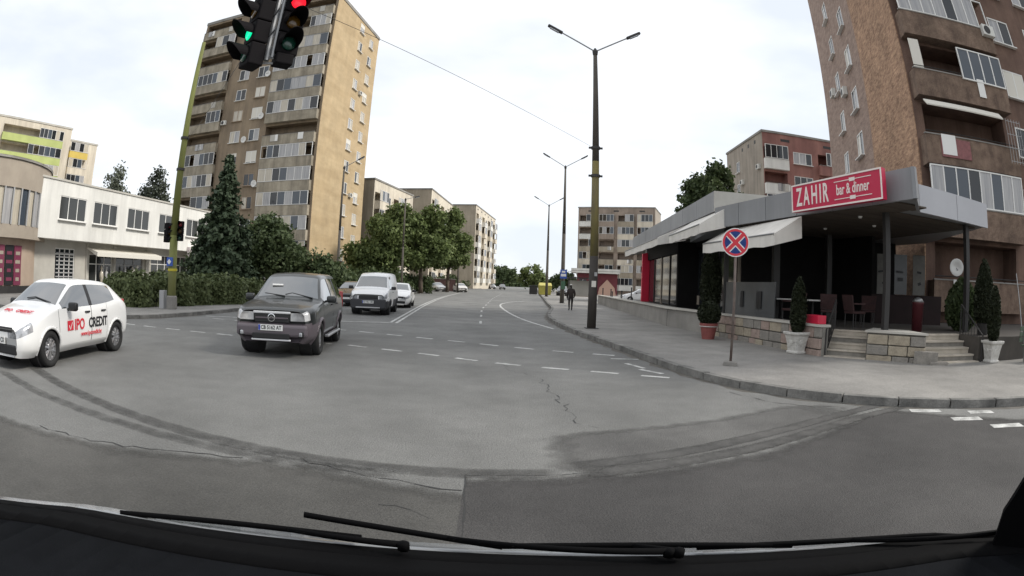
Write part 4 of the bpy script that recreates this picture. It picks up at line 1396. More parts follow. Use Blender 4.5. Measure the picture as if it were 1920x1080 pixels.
def urn(label, loc, rz, sc=1.0):
    t = thing('planter', label, 'planter', loc, rz, 'white planters with clipped cypresses')
    q = R(45)
    def sq(r, z): return [(r * math.cos(q + i * math.pi / 2), r * math.sin(q + i * math.pi / 2), z) for i in range(4)]
    rings = [(.27, 0), (.29, .05), (.24, .08), (.29, .30), (.34, .46), (.40, .49), (.41, .55), (.36, .56), (.33, .50)]
    vs = [p for r, z in rings for p in sq(r, z)]
    fs = [(j * 4 + i, j * 4 + (i + 1) % 4, (j + 1) * 4 + (i + 1) % 4, (j + 1) * 4 + i) for j in range(len(rings) - 1) for i in range(4)] + [(3, 2, 1, 0), tuple(len(vs) - 4 + i for i in range(4))]
    u = MB().add(vs, fs).build('urn', M_urn, t, bevel=.015)
    for i in range(4):
        a = i * math.pi / 2
        m = MB()
        m.lathe([(.09, -.01), (.075, .015), (.02, .02)], 10, (0, 0, 0), 'X')
        for s in (-1, 1):
            m.obox((0, s * .11, .02), .02, .16, .035, 0, s * R(35))
            m.obox((0, s * .08, -.1), .02, .12, .03, 0, s * R(-25))
        mm = MB(Matrix.Rotation(a, 4, 'Z') @ Matrix.Translation((.205, 0, .28)) @ Matrix.Rotation(R(12), 4, 'Y'))
        mm.add(m.v, m.f)
        mm.build('relief', M_urn, u)
    f = foliage_shell('cypress', t, L_box, CONE, 2600, .05, int(loc[0] * 10))
    f.location = (0, 0, .50)
    WM[f.name] = WM[t.name] @ Matrix.Translation((0, 0, .5))
    return t
urn('white planter with a clipped cypress left of the restaurant steps', (7.27, 12.42, .125), R(8))
urn('white planter with a clipped cypress right of the restaurant steps', (12.0, 8.85, .125), R(-10))
pot = thing('planter', 'red flowerpot with a ball-clipped bush against the low wall', 'planter', (6.18, 16.35, .125))
MB().lathe([(.20, 0), (.27, .40), (.30, .41), (.30, .50), (.26, .50), (.25, .44)], 20).build('pot', mat('terracotta_red', (0.26, 0.075, 0.065), .7, (0.2, 0.055, 0.05), 5), pot, smooth=False)
MB().lathe([(.285, .385), (.305, .395), (.305, .415), (.285, .42)], 20).build('rim_band', M_urn, pot)
bl = [(.02, .48)] + [(.36 * math.sin(math.pi * (i + 1) / 9), .80 - .36 * math.cos(math.pi * (i + 1) / 9)) for i in range(8)] + [(.01, 1.16)]
foliage_shell('ball_bush', pot, L_box, bl, 2600, .045, 3)
cyp = thing('potted_cypress', 'tall dark cypress on the terrace behind the red flowerpot', 'cypress', (7.05, 18.6, TZ - .0))
foliage_shell('foliage', cyp, L_box, [(.12, .30), (.30, .55), (.36, 1.1), (.30, 1.8), (.16, 2.3), (.02, 2.6)], 3500, .07, 8)
MB().lathe([(.17, 0), (.22, .32), (.24, .33), (.22, .34)], 16).build('pot', M_dmetal, cyp)
cyp2 = thing('potted_cypress', 'tall dark cypress on the terrace behind the right-hand white planter', 'cypress', (12.55, 9.75, TZ))
foliage_shell('foliage', cyp2, L_box, [(.12, .28), (.30, .5), (.34, .9), (.26, 1.4), (.12, 1.8), (.02, 2.0)], 3000, .06, 9)
MB().lathe([(.17, 0), (.22, .30), (.24, .31), (.22, .32)], 16).build('pot', M_dmetal, cyp2)
shr = thing('shrub', 'dark leafy shrub on the terrace beside the tan pebbledash wall', 'shrub', (13.3, 11.4, TZ))
foliage_shell('foliage', shr, L_dark, [(.2, .05), (.55, .35), (.6, .8), (.4, 1.2), (.05, 1.5)], 2500, .10, 10)

bench = thing('bench', 'green slatted bench at the far right of the pavement', 'bench', (13.9, 8.0, .125), R(-12))
M_bench = mat('bench_green', (0.055, 0.085, 0.055), .7, (0.09, 0.12, 0.085), 6)
for i in range(3):
    MB().box(-.9, .9, -.22 + i * .15, -.10 + i * .15, .42, .455).build('seat_slat', M_bench, bench)
for i in range(3):
    MB().box(-.9, .9, .26, .29, .52 + i * .14, .63 + i * .14).build('back_slat', M_bench, bench)
for x in (-.7, .7):
    MB().obox((x, -.05, .21), .05, .06, .5, 0, R(22)).obox((x, .2, .42), .05, .06, .95, 0, R(-10)).build('leg', M_metal, bench)
lad = thing('leaning_pole', 'thin pale pole leaning against the dark wall at the right edge', 'pole', (14.6, 9.2, .12))
MB().tube((0, 0, 0), (.55, .9, 2.4), .022, .018, 8).build('shaft', M_metal, lad)

# ================================================================== TREES AND SHRUBS
def leaf_quads(C, N, size, rng, asp=1.0):
    """numpy: quads at centres C with rough normals N -> vertices, faces."""
    n = len(C)
    r = rng.normal(size=(n, 3))
    N = N + rng.normal(size=(n, 3)) * .7
    N /= np.linalg.norm(N, axis=1, keepdims=True) + 1e-9
    U = np.cross(N, r)
    U /= np.linalg.norm(U, axis=1, keepdims=True) + 1e-9
    V = np.cross(N, U)
    s = (size * rng.uniform(.55, 1.35, n))[:, None]
    U, V = U * s * .5 * asp, V * s * .5
    vs = np.stack([C - U - V * .2, C - U * .1 - V, C + U + V * .2, C + U * .1 + V], 1).reshape(-1, 3)
    return vs, np.arange(4 * n).reshape(n, 4)

def mesh_np(name, vs, fs, m):
    me = bpy.data.meshes.new(name)
    me.vertices.add(len(vs))
    me.vertices.foreach_set('co', vs.astype(np.float32).ravel())
    n = len(fs)
    me.loops.add(4 * n)
    me.polygons.add(n)
    me.polygons.foreach_set('loop_start', np.arange(0, 4 * n, 4, dtype=np.int32))
    me.loops.foreach_set('vertex_index', fs.astype(np.int32).ravel())
    me.update(calc_edges=True)
    me.validate()
    me.materials.append(m)
    return me

def crown_pts(lobes, n, rng, clump=.55, per=26):
    """Leaves gathered in clumps that sit near the surfaces of several ellipsoid lobes."""
    w = np.array([l[3] * l[4] for l in lobes])
    w = w / w.sum()
    nc = max(8, n // per)
    idx = rng.choice(len(lobes), nc, p=w)
    d = rng.normal(size=(nc, 3))
    d /= np.linalg.norm(d, axis=1, keepdims=True)
    rad = rng.uniform(.45, 1.05, nc) ** .6
    L = np.array(lobes, float)[idx]
    cc = L[:, :3] + d * rad[:, None] * np.stack([L[:, 3], L[:, 3], L[:, 4]], 1)
    C = np.repeat(cc, per, 0) + rng.normal(size=(nc * per, 3)) * clump * .42
    D = np.repeat(d, per, 0) * .6 + np.array([0, 0, .5])
    return C, D

def tree(name, label, loc, trunk_h, trunk_r, lobes, n, size, m, seed, cat='tree', group=None, clump=.6, limbs=True):
    rng = np.random.default_rng(seed)
    t = thing(name, label, cat, loc, 0, group)
    extra = []
    for l in lobes:                       # small boughs breaking the outline
        for _ in range(5):
            d = rng.normal(size=3)
            d /= np.linalg.norm(d)
            d[2] = abs(d[2]) * .8 - .15
            f = rng.uniform(.30, .48)
            extra.append((l[0] + d[0] * l[3] * 1.0, l[1] + d[1] * l[3] * 1.0, l[2] + d[2] * l[4] * 1.05, l[3] * f, l[4] * f))
    C, D = crown_pts([(l[0], l[1], l[2], l[3] * .88, l[4] * .88) for l in lobes] + extra, n, rng, clump)
    vs, fs = leaf_quads(C, D, size, rng)
    inst('crown', mesh_np('crown', vs, fs, m), t)
    tr = MB()
    lean = rng.uniform(-.06, .06, 2)
    top = (lean[0] * trunk_h, lean[1] * trunk_h, trunk_h)
    tr.tube((0, 0, -.05), (top[0] * .4, top[1] * .4, trunk_h * .5), trunk_r * 1.25, trunk_r, 10).tube((top[0] * .4, top[1] * .4, trunk_h * .5), top, trunk_r, trunk_r * .75, 10)
    if limbs:
        for l in lobes:
            a = Vector(top) * .9
            b = Vector((l[0], l[1], l[2] + l[4] * .35))
            mid = a.lerp(b, .5) + Vector((0, 0, -.1))
            tr.tube(a, mid, trunk_r * .6, trunk_r * .4, 7).tube(mid, b, trunk_r * .4, trunk_r * .1, 7)
    tr.build('trunk', M_bark, t, smooth=True)
    return t

def conifer(name, label, loc, h, r, seed, m=L_fir, levels=34, per=30, size=.30, droop=.35, cat='conifer', skew=.0, bare=.04):
    rng = np.random.default_rng(seed)
    t = thing(name, label, cat, loc)
    C, D = [], []
    bough = MB()
    for i in range(levels):
        f = i / (levels - 1)
        z = h * (bare + (1 - bare) * f)
        rr = r * (1 - f) ** .85 * (1 + .18 * math.sin(i * 2.1)) + .10
        nb = max(4, int(11 * (1 - f) + 4))
        for k in range(nb):
            a = 2 * math.pi * (k + rng.uniform(-.3, .3)) / nb + i * .9
            L = rr * rng.uniform(.55, 1.2) * (1 + .22 * math.sin(a * 2 + 1.3) * (1 - f))
            tip = Vector((math.cos(a) * L, math.sin(a) * L, z - L * droop + .12))
            if i % 2 == 0 and L > .5:
                bough.tube((0, 0, z), tip * .85 + Vector((0, 0, z * .15)), .025, .008, 5, False)
            m_ = max(8, int(per * (.35 + L / r)))
            s = rng.uniform(.12, 1.0, m_) ** .75
            q = np.stack([math.cos(a) * L * s, math.sin(a) * L * s, z - L * droop * s ** 1.4 + .12], 1)
            q += rng.normal(size=q.shape) * np.array([.14, .14, .07]) * (.5 + .6 * L / r)
            C.append(q)
            D.append(np.tile(np.array([math.cos(a) * .5, math.sin(a) * .5, .7]), (m_, 1)))
    C, D = np.concatenate(C), np.concatenate(D)
    vs, fs = leaf_quads(C, D, size, rng, 1.5)
    inst('crown', mesh_np('crown', vs, fs, m), t)
    tk = MB().tube((0, 0, -.05), (0, 0, h * .97), max(.12, r * .07), .02, 8)
    tk.v += bough.v and [] or []
    tk.add(bough.v, bough.f)
    tk.build('trunk', M_bark, t, smooth=True)
    return t

conifer('fir_tree', 'dark green fir in front of the brown balcony tower', (-18.0, 30.2, .1), 8.8, 2.45, 21, levels=44, per=70, size=.22)
GB = 'dark trees below the tower'
tree('dark_tree', 'dense dark tree hiding the tower foot just right of the fir', (-17.6, 35.4, .1), 1.8, .16, [(0, 0, 3.6, 2.2, 1.8), (.9, -.6, 2.6, 1.8, 1.5), (-1.2, .2, 2.4, 1.7, 1.6), (.2, .3, 4.7, 1.3, 1.0)], 15000, .24, L_dark, 31, group=GB)
tree('dark_tree', 'low dark tree farthest right at the tower foot, behind the black off-roader', (-15.6, 38.3, .1), 1.3, .14, [(0, 0, 2.2, 2.0, 1.4), (1.6, .4, 1.7, 1.6, 1.2), (-1.4, .3, 2.6, 1.8, 1.5), (3.0, .8, 1.4, 1.3, 1.1)], 12000, .24, L_dark, 32, group=GB)
tree('dark_tree', 'dark leafy tree filling the gap between the fir and the white shops', (-21.0, 34.0, .1), 1.5, .15, [(0, 0, 2.4, 1.8, 1.6), (-1.4, .6, 1.8, 1.4, 1.2), (1.2, -.2, 2.0, 1.6, 1.4)], 9000, .24, L_dark, 33, group=GB)

# street trees in front of the cream blocks
GS = 'street trees along the left pavement'
tree('street_tree', 'pale green street tree nearest the ochre tower end', (-17.6, 64.0, .1), 2.6, .18, [(0, 0, 4.3, 2.2, 2.0), (-.8, .4, 3.0, 1.8, 1.4), (1.0, .2, 3.2, 1.6, 1.6)], 7000, .34, L_mid, 41, group=GS)
tree('street_tree', 'tall dense street tree, second from the ochre tower', (-14.6, 64.5, .1), 3.2, .24, [(0, 0, 6.0, 2.6, 2.6), (-1.4, .3, 7.4, 1.6, 1.8), (1.6, 0, 7.9, 1.7, 2.0), (.2, -.5, 4.4, 2.7, 1.7), (.8, .2, 9.4, 1.1, 1.3)], 15000, .34, L_mid, 42, group=GS)
tree('street_tree', 'tall spreading street tree in the middle of the row', (-11.3, 68.0, .1), 3.4, .24, [(0, 0, 6.2, 2.5, 2.8), (-1.6, .2, 8.0, 1.6, 1.8), (1.2, .3, 9.4, 1.5, 1.7), (1.6, -.4, 5.0, 2.1, 1.8), (-.6, 0, 4.2, 2.4, 1.5)], 15000, .34, L_mid, 43, group=GS)
tree('street_tree', 'street tree at the right end of the row, above the parked cars', (-9.6, 82.0, .1), 3.4, .24, [(0, 0, 7.2, 2.6, 3.0), (-1.8, .2, 8.8, 1.6, 1.8), (.4, .3, 10.8, 1.6, 1.6), (1.4, -.4, 5.4, 2.0, 2.0), (-.8, 0, 4.8, 2.4, 1.6)], 15000, .38, L_mid, 44, group=GS)
tree('street_tree', 'low bushy tree under the cream bay balconies', (-18.6, 72.0, .1), 1.4, .14, [(0, 0, 2.4, 2.3, 1.7), (1.9, -.4, 2.0, 1.6, 1.3)], 6000, .34, L_dark, 45, group=GS)
GU = 'shrubs under the street trees'
for lab, x, y, s_ in (('dark shrub under the street trees, nearest the ochre tower', -17.2, 60.5, 1.35), ('dark shrub behind the white van roof', -14.6, 61.0, 1.15),
                      ('dark shrub below the tall street trees, left of the silver parked car', -12.9, 70.0, 1.1), ('dark shrub by the maroon wall behind the parked cars', -11.5, 97.0, 1.2)):
    tree('shrub', lab, (x, y, .1), .5, .08, [(0, 0, 1.0 * s_, 1.9 * s_, 1.1 * s_), (1.6 * s_, .2, .8 * s_, 1.4 * s_, .9 * s_), (-1.5 * s_, -.2, .9 * s_, 1.3 * s_, 1.0 * s_)], 5000, .26, L_dark, int(100 + y), cat='shrub', group=GU)
mw = thing('boundary_wall', 'low maroon boundary wall behind the parked cars under the street trees', 'wall', (-14.2, 93.5, .0), R(6))
MB().box(0, 4.6, 0, .25, 0, 2.0).build('wall', mat('maroon_boundary', (.11, .06, .055), .9, (.085, .045, .042), 2), mw)
MB().box(-.05, 4.65, -.05, .3, 2.003, 2.10).build('coping', M_con, mw)
# two loose trees behind the white shops
tree('garden_tree', 'thin pale tree behind the white shops, the left one', (-41.5, 44.0, 0), 4.8, .22, [(0, 0, 9.2, 1.5, 2.0), (-.6, 0, 11.3, 1.1, 1.7), (.7, .2, 8.0, 1.6, 1.5), (-1.3, 0, 7.6, 1.3, 1.4)], 3800, .30, leafmat('leaves_grey', (0.06, 0.075, 0.05), (0.20, 0.215, 0.17)), 51, clump=.75)
tree('garden_tree', 'darker tree behind the white shops, the right one', (-38.6, 47.4, 0), 4.4, .22, [(0, 0, 9.0, 1.9, 2.4), (.7, 0, 11.0, 1.0, 1.5), (-1.1, .2, 8.2, 1.5, 1.6), (1.3, 0, 7.4, 1.3, 1.6)], 6500, .28, leafmat('leaves_greydark', (0.03, 0.04, 0.028), (0.115, 0.13, 0.10)), 52, clump=.7)
# dark tree behind the pavilion roof
tree('dark_tree', 'dark round-topped tree rising behind the grey pavilion roof', (15.6, 40.8, 0), 4.0, .30, [(0, 0, 8.6, 2.2, 2.0), (-1.2, .3, 9.6, 1.2, 1.3), (1.5, 0, 8.2, 1.4, 1.5), (.2, 0, 11.0, .9, 1.0), (-1.4, 0, 7.2, 1.5, 1.6), (1.0, .2, 10.4, .9, .8)], 11000, .30, L_dark, 61, clump=.45)
# far trees where the street ends
GF = 'far trees at the end of the street'
tree('far_tree', 'small round dark tree at the end of the street, left of the gap', (-3.3, 205, 0), 2.6, .3, [(0, 0, 5.0, 4.0, 3.2), (2.2, 0, 4.0, 3.0, 2.4)], 4000, .7, L_dark, 71, group=GF, clump=1.0)
tree('far_tree', 'small pointed tree at the end of the street, beside the yellow container', (5.9, 160, 0), 2.4, .3, [(0, 0, 4.4, 3.2, 3.0), (1.4, 0, 3.2, 2.6, 2.0), (-1.8, 0, 3.0, 2.2, 2.0)], 4000, .6, L_mid, 72, group=GF, clump=.9)
tree('far_tree', 'low dark tree left of the beige block, behind the bus stop sign', (11.6, 118, 0), 1.6, .2, [(0, 0, 2.6, 2.2, 1.8), (-2.4, 0, 2.0, 1.6, 1.5)], 3500, .5, L_dark, 73, group=GF, clump=.8)
rng = np.random.default_rng(5)
n = 9000
C = np.stack([rng.uniform(-60, 70, n), rng.uniform(300, 318, n), rng.uniform(0, 1, n) ** .8 * 5], 1)
C[:, 2] *= .55 + .45 * np.sin(C[:, 0] * .17) * np.sin(C[:, 0] * .41 + 1)
vs, fs = leaf_quads(C, np.tile([0, -1., .5], (n, 1)), 2.2, rng)
tag(inst('far_treeline', mesh_np('far_treeline', vs, fs, L_dark)), 'low dark line of trees on the horizon where the street ends', 'treeline', kind='stuff')

# hedge around the left corner
def hedge(label, pl, w, h, seed, n=14000):
    a, b = Vector(pl[0]), Vector(pl[1])
    rng = np.random.default_rng(seed)
    d = (b - a).normalized()
    t = thing('hedge', label, 'hedge', (a.x, a.y, .1), math.atan2(d.y, d.x))
    L = (b - a).length
    face = rng.choice(5, n, p=[.34, .10, .40, .08, .08])
    C = np.stack([rng.uniform(0, L, n), rng.uniform(0, w, n), rng.uniform(0, h, n) ** 1.0], 1)
    N = np.zeros((n, 3))
    C[face == 0, 1] = 0; N[face == 0] = (0, -1, .2)
    C[face == 1, 1] = w; N[face == 1] = (0, 1, .2)
    C[face == 2, 2] = h; N[face == 2] = (0, 0, 1)
    C[face == 3, 0] = 0; N[face == 3] = (-1, 0, .2)
    C[face == 4, 0] = L; N[face == 4] = (1, 0, .2)
    bump = .16 * np.sin(C[:, 0] * 1.9 + seed) + .10 * np.sin(C[:, 0] * 4.7) + .08 * np.sin(C[:, 1] * 5 + C[:, 0] * 3)
    C += N * bump[:, None] + rng.normal(size=(n, 3)) * .09
    C[:, 2] = np.maximum(C[:, 2], .02)
    vs, fs = leaf_quads(C, N, .17, rng)
    inst('foliage', mesh_np('foliage', vs, fs, L_hedge), t)
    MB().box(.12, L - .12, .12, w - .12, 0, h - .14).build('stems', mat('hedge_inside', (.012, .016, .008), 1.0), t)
hedge('clipped green hedge behind the traffic light pole', ((-15.9, 18.2), (-13.1, 26.2)), 1.0, 1.15, 1) if False else None
hedge('long green hedge on the left corner, behind the yellow-green signal pole', ((-13.3, 26.6), (-15.7, 18.4)), -2.4, 1.12, 2, 1) if False else None
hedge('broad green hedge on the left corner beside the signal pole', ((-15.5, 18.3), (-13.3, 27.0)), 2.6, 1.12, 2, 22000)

# ================================================================== VEHICLES
def hermite(P, sub, tension=.55):
    """P: (n, k, 3) control rows -> smooth subdivided rows along axis 0, limited so that it does not overshoot."""
    n = len(P)
    T = np.zeros_like(P)
    for i in range(n):
        a, b = P[max(0, i - 1)], P[min(n - 1, i + 1)]
        T[i] = (b - a) * .5
        if 0 < i < n - 1:
            d0, d1 = P[i] - P[i - 1], P[i + 1] - P[i]
            l0 = np.linalg.norm(d0, axis=-1, keepdims=True)
            l1 = np.linalg.norm(d1, axis=-1, keepdims=True)
            lim = np.minimum(l0, l1) * 1.0
            tn = np.linalg.norm(T[i], axis=-1, keepdims=True) + 1e-9
            T[i] = T[i] * np.minimum(1, lim / tn)
    T *= tension * 1.6
    out = []
    for i in range(n - 1):
        for j in range(sub):
            t = j / sub
            h00, h10, h01, h11 = 2 * t**3 - 3 * t**2 + 1, t**3 - 2 * t**2 + t, -2 * t**3 + 3 * t**2, t**3 - t**2
            out.append(h00 * P[i] + h10 * T[i] + h01 * P[i + 1] + h11 * T[i + 1])
    out.append(P[-1])
    return np.array(out)

SU, SV = 8, 6
def car(name, label, loc, rz, spec, paint, cat='car', group=None, lower=None, detail=True):
    t = thing(name, label, cat, loc, rz, group)
    st = spec['st']
    L, W = spec['L'], spec['W']
    ctrl = []
    for (d, wf, zb, belt, rz_, ry, roof) in st:
        x = L / 2 - d
        w = W * wf
        ctrl.append([(x, .80 * w, zb), (x, .955 * w, zb + .13), (x, 1.0 * w, zb + (belt - zb) * .55), (x, .955 * w, belt),
                     (x, ry, rz_), (x, ry * .58, rz_ * .22 + roof * .78), (x, 0, roof)])
    P = np.array(ctrl, float)                        # stations x rows x 3
    G = hermite(P, SU)                               # along the car
    G = hermite(np.swapaxes(G, 0, 1), SV)            # around the section
    G = np.swapaxes(G, 0, 1)                         # (nu, nv, 3)
    nu, nv = G.shape[:2]
    wr = spec['r']
    wheels = [L / 2 - spec['wf'], L / 2 - spec['wr']]
    parts = {}
    def put(key, quad):
        parts.setdefault(key, []).append(quad)
    win = spec['win']                                # dict station cell -> kind
    zl = spec.get('lower_z')
    for i in range(nu - 1):
        ci, fu = divmod(i, SU)
        for j in range(nv - 1):
            cj, fv = divmod(j, SV)
            q = [G[i, j], G[i + 1, j], G[i + 1, j + 1], G[i, j + 1]]
            c = sum(q) / 4
            if cj < 3 and any((c[0] - wx)**2 + (c[2] - wr)**2 < (wr + .055)**2 for wx in wheels):
                continue
            key = 'body'
            k = win.get(ci)
            if k == 'shield' and cj >= 4 and 0 < fu < SU - 1 and not (cj == 4 and fv < 1):
                key = 'windscreen'
            elif k == 'rear' and cj >= 4 and 0 < fu < SU - 2 and not (cj == 4 and fv < 1):
                key = 'rear_window'
            elif cj == 3 and ci in spec['side'] and 0 <= fv < SV - 1:
                a, b = spec['side'][ci]
                if a <= fu < b: key = 'side_window'
            elif cj in (1, 2) and ci in spec['door']:
                key = 'door%d' % spec['door'][ci]
            lp = spec['lamp']
            if key == 'body' and cj == 3 and ci in spec['side'] and 0 <= fv < SV - 1:
                a, b = spec['side'][ci]
                if (fu >= b and ci + 1 in spec['side']) or (fu < a and ci - 1 in spec['side']):
                    key = 'pillar%d%d' % (ci, fu > 3)
            if ci < lp[3] and lp[0] <= j < lp[1]:
                key = 'headlight'
            if key == 'body' and zl is not None and c[2] < zl and cj < 3:
                key = 'cladding'
            for s in (1, -1):
                qq = [(p[0], s * p[1], p[2]) for p in q]
                if s > 0: qq = qq[::-1]
                kk = key
                if key.startswith('pillar'): kk = key + ('L' if s > 0 else 'R')
                if key == 'headlight': kk = 'headlight' + ('L' if s > 0 else 'R')
                if key.startswith('door') or key == 'side_window':
                    kk = key + ('L' if s > 0 else 'R') + (str(ci) if key == 'side_window' else '')
                put(kk, qq)
    # end caps
    for i, rev in ((0, False), (nu - 1, True)):
        for j in range(nv - 1):
            a, b = G[i, j], G[i, j + 1]
            qq = [tuple(a), tuple(b), (b[0], -b[1], b[2]), (a[0], -a[1], a[2])]
            if rev: qq = qq[::-1]
            if not rev and spec['lamp'][0] <= j < spec['lamp'][1]:
                yi = spec['lamp'][2]
                for s in (1, -1):
                    q2 = [(a[0], s * a[1], a[2]), (b[0], s * b[1], b[2]), (b[0], s * yi, b[2]), (a[0], s * yi, a[2])]
                    put('headlight' + ('L' if s > 0 else 'R'), q2 if s > 0 else q2[::-1])
                qq = [(a[0], yi, a[2]), (b[0], yi, b[2]), (b[0], -yi, b[2]), (a[0], -yi, a[2])]
            put('cladding' if zl is not None and (a[2] + b[2]) / 2 < zl else 'body', qq)
    # floor
    for i in range(nu - 1):
        a, b = G[i, 0], G[i + 1, 0]
        put('under', [(a[0], a[1], a[2] + .02), (a[0], -a[1], a[2] + .02), (b[0], -b[1], b[2] + .02), (b[0], b[1], b[2] + .02)])
    objs = {}
    def weld(quads):
        idx, vs, fs = {}, [], []
        for q in quads:
            f = []
            for p in q:
                kx = (round(p[0], 4), round(p[1], 4), round(p[2], 4))
                if kx not in idx:
                    idx[kx] = len(vs)
                    vs.append(tuple(float(c) for c in p))
                if idx[kx] not in f: f.append(idx[kx])
            if len(f) > 2: fs.append(tuple(f))
        return vs, fs
    for key, quads in parts.items():
        vs, fs = weld(quads)
        nm = {'body': 'body', 'under': 'underbody', 'cladding': 'lower_cladding', 'windscreen': 'windscreen', 'rear_window': 'rear_window'}.get(key)
        if key.startswith('pillar'): nm = 'window_pillar'
        if key.startswith('headlight'): nm = 'headlight'
        if nm is None: nm = 'door' if key.startswith('door') else 'side_window'
        mm = {'underbody': M_black, 'lower_cladding': lower or M_black}.get(nm, paint)
        if nm in ('windscreen', 'rear_window', 'side_window'): mm = M_carglass
        if nm == 'window_pillar': mm = M_black
        if nm == 'headlight': mm = spec.get('lamp_m', M_lamp)
        o = MB().add(vs, fs).build(nm, mm, t, smooth=True)
        if nm == 'door':
            # each door leaf shrinks a little so a dark gap shows round it
            co = np.array(vs)
            cx = (co[:, 0].min() + co[:, 0].max()) / 2
            sx = 1 - .020 / (co[:, 0].max() - co[:, 0].min())
            for v in o.data.vertices:
                v.co.x = cx + (v.co.x - cx) * sx
                v.co.y *= 1.002
            if detail:
                sgn_ = 1 if co[:, 1].mean() > 0 else -1
                hz = spec['handle_z']
                hx = co[:, 0].min() + .16
                k = np.argmin((co[:, 0] - hx)**2 + (co[:, 2] - hz)**2)
                MB().obox((hx, co[k, 1] + sgn_ * .015, hz), .17, .035, .03).build('handle', spec.get('handle_m', M_black), o, bevel=.008)
        objs.setdefault(nm, []).append(o)
    MB().box(-L / 2 + .5, L / 2 - .75, -W * .80, W * .80, .28, spec['st'][4][3] - .04).build('cabin_floor', M_black, t)
    # wheels
    tw = spec.get('tw', .20)
    tyre = cached(('tyre', wr, tw), lambda: MB().lathe([(wr * .66, -tw * .5), (wr * .90, -tw * .52), (wr * .985, -tw * .40), (wr, -tw * .2), (wr, tw * .2), (wr * .985, tw * .40), (wr * .90, tw * .52), (wr * .66, tw * .5), (wr * .64, 0), (wr * .66, -tw * .5)], 30, axis='Y', close=False).mesh('tyre', M_rubber, True))
    def rim_me():
        m = MB()
        r = wr * .66
        m.lathe([(r, -tw * .42), (r, tw * .30), (r * .90, tw * .34), (r * .88, tw * .12), (.05, tw * .10)], 24, axis='Y', close=False)
        ns_ = spec.get('spokes', 5)
        for k in range(ns_):
            a = 2 * math.pi * k / ns_
            for da_ in (-.12, .12):
                p0 = (math.sin(a + da_ * .6) * .05, tw * .30, math.cos(a + da_ * .6) * .05)
                p1 = (math.sin(a + da_ * 1.6) * r * .90, tw * .27, math.cos(a + da_ * 1.6) * r * .90)
                m.tube(p0, p1, r * .075, r * .095, 6)
        m.lathe([(r * .26, tw * .2), (r * .24, tw * .36), (.005, tw * .38)], 14, axis='Y')
        return m.mesh('rim', spec.get('rim_m', M_alloy), False)
    rim = cached(('rim', wr, tw, spec.get('spokes', 5), spec.get('rim_m', M_alloy).name), rim_me)
    dark = cached(('well', wr), lambda: MB().lathe([(wr + .05, -.16), (wr + .05, .10)], 20, axis='Y').mesh('wheel_well', M_black))
    lipr = wr + .05
    for wi, wx in enumerate(wheels):
        iu = np.argmin(np.abs(G[:, 12, 0] - wx))
        yw = G[iu, 2 * SV, 1]
        for s in (1, -1):
            w = thing('wheel', None, None, (0, 0, 0)) if False else bpy.data.objects.new('wheel', tyre)
            COL.objects.link(w)
            place(w, t, (wx, s * (yw - tw * .5 - .015), wr), 0 if s > 0 else math.pi)
            if wi == 0 and spec.get('steer'):
                w.rotation_euler.z += spec['steer']
            inst('rim', rim, w)
            inst('wheel_well', dark, t, (wx, s * (yw - .26), wr), 0 if s > 0 else math.pi)
            lip = MB()
            pts = []
            for k in range(19):
                a = R(-12 + 204 * k / 18)
                px, pz = wx + lipr * math.cos(a), wr + lipr * math.sin(a)
                kk = np.argmin((G[..., 0] - px)**2 + (G[..., 2] - pz)**2 + 9 * (G[..., 1] < .3))
                pts.append((px, s * (G.reshape(-1, 3)[kk][1] + .004), pz))
            for _ in range(4):
                pts = [pts[0]] + [(p[0], (a_[1] + p[1] * 2 + b_[1]) / 4, p[2]) for a_, p, b_ in zip(pts[:-2], pts[1:-1], pts[2:])] + [pts[-1]]
            for a_, b_ in zip(pts[:-1], pts[1:]):
                lip.tube(a_, b_, .026 if lower is None else .036, None, 8, False)
            lip.build('wheel_arch', paint if lower is None else lower, t, smooth=True)
    return t, G, P

def plate(t, x, y, z, txt, rzl, w=.52, h=.115):
    """Number plate facing local +x (front) or rotated."""
    Mx = Matrix.Translation((x, y, z)) @ Matrix.Rotation(rzl, 4, 'Z')
    p = MB(Mx).box(-.008, .008, -w / 2, w / 2, -h / 2, h / 2).build('number_plate', M_plate, t)
    MB(Mx).box(.008, .010, -w / 2 + .004, -w / 2 + .045, -h / 2 + .004, h / 2 - .004).build('blue_band', mat('plate_blue', (.02, .05, .35), .5), p)
    text_obj('lettering', txt, .105, M_ink, p, Mx @ Matrix.Translation((.010, .015, 0)) @ Matrix.Rotation(R(90), 4, 'Z') @ Matrix.Rotation(R(90), 4, 'X'), .001, .82, bold=.002)
    return p

def headlight(t, c, size, rz_, m=M_lamp, name='headlight', bev=.04):
    s = []
    for sgn_ in (1, -1):
        o = MB().obox((0, 0, 0), *size).build(name, m, t, smooth=True, bevel=bev, seg=4)
        o.location = (c[0], sgn_ * c[1], c[2])
        o.rotation_euler = (0, 0, sgn_ * rz_)
        s.append(o)
    return s

def mirrors(t, x, y, z, m):
    for s in (1, -1):
        o = MB().obox((0, 0, 0), .12, .22, .15).build('door_mirror', m, t, smooth=True, bevel=.04, seg=3)
        o.location = (x, s * (y + .10), z)
        MB().obox((-.062, 0, 0), .006, .18, .11).build('mirror_glass', M_carglass, o)
        MB().tube((.0, -s * .16, -.06), (0, -s * .05, -.02), .025).build('mirror_arm', M_black, o)

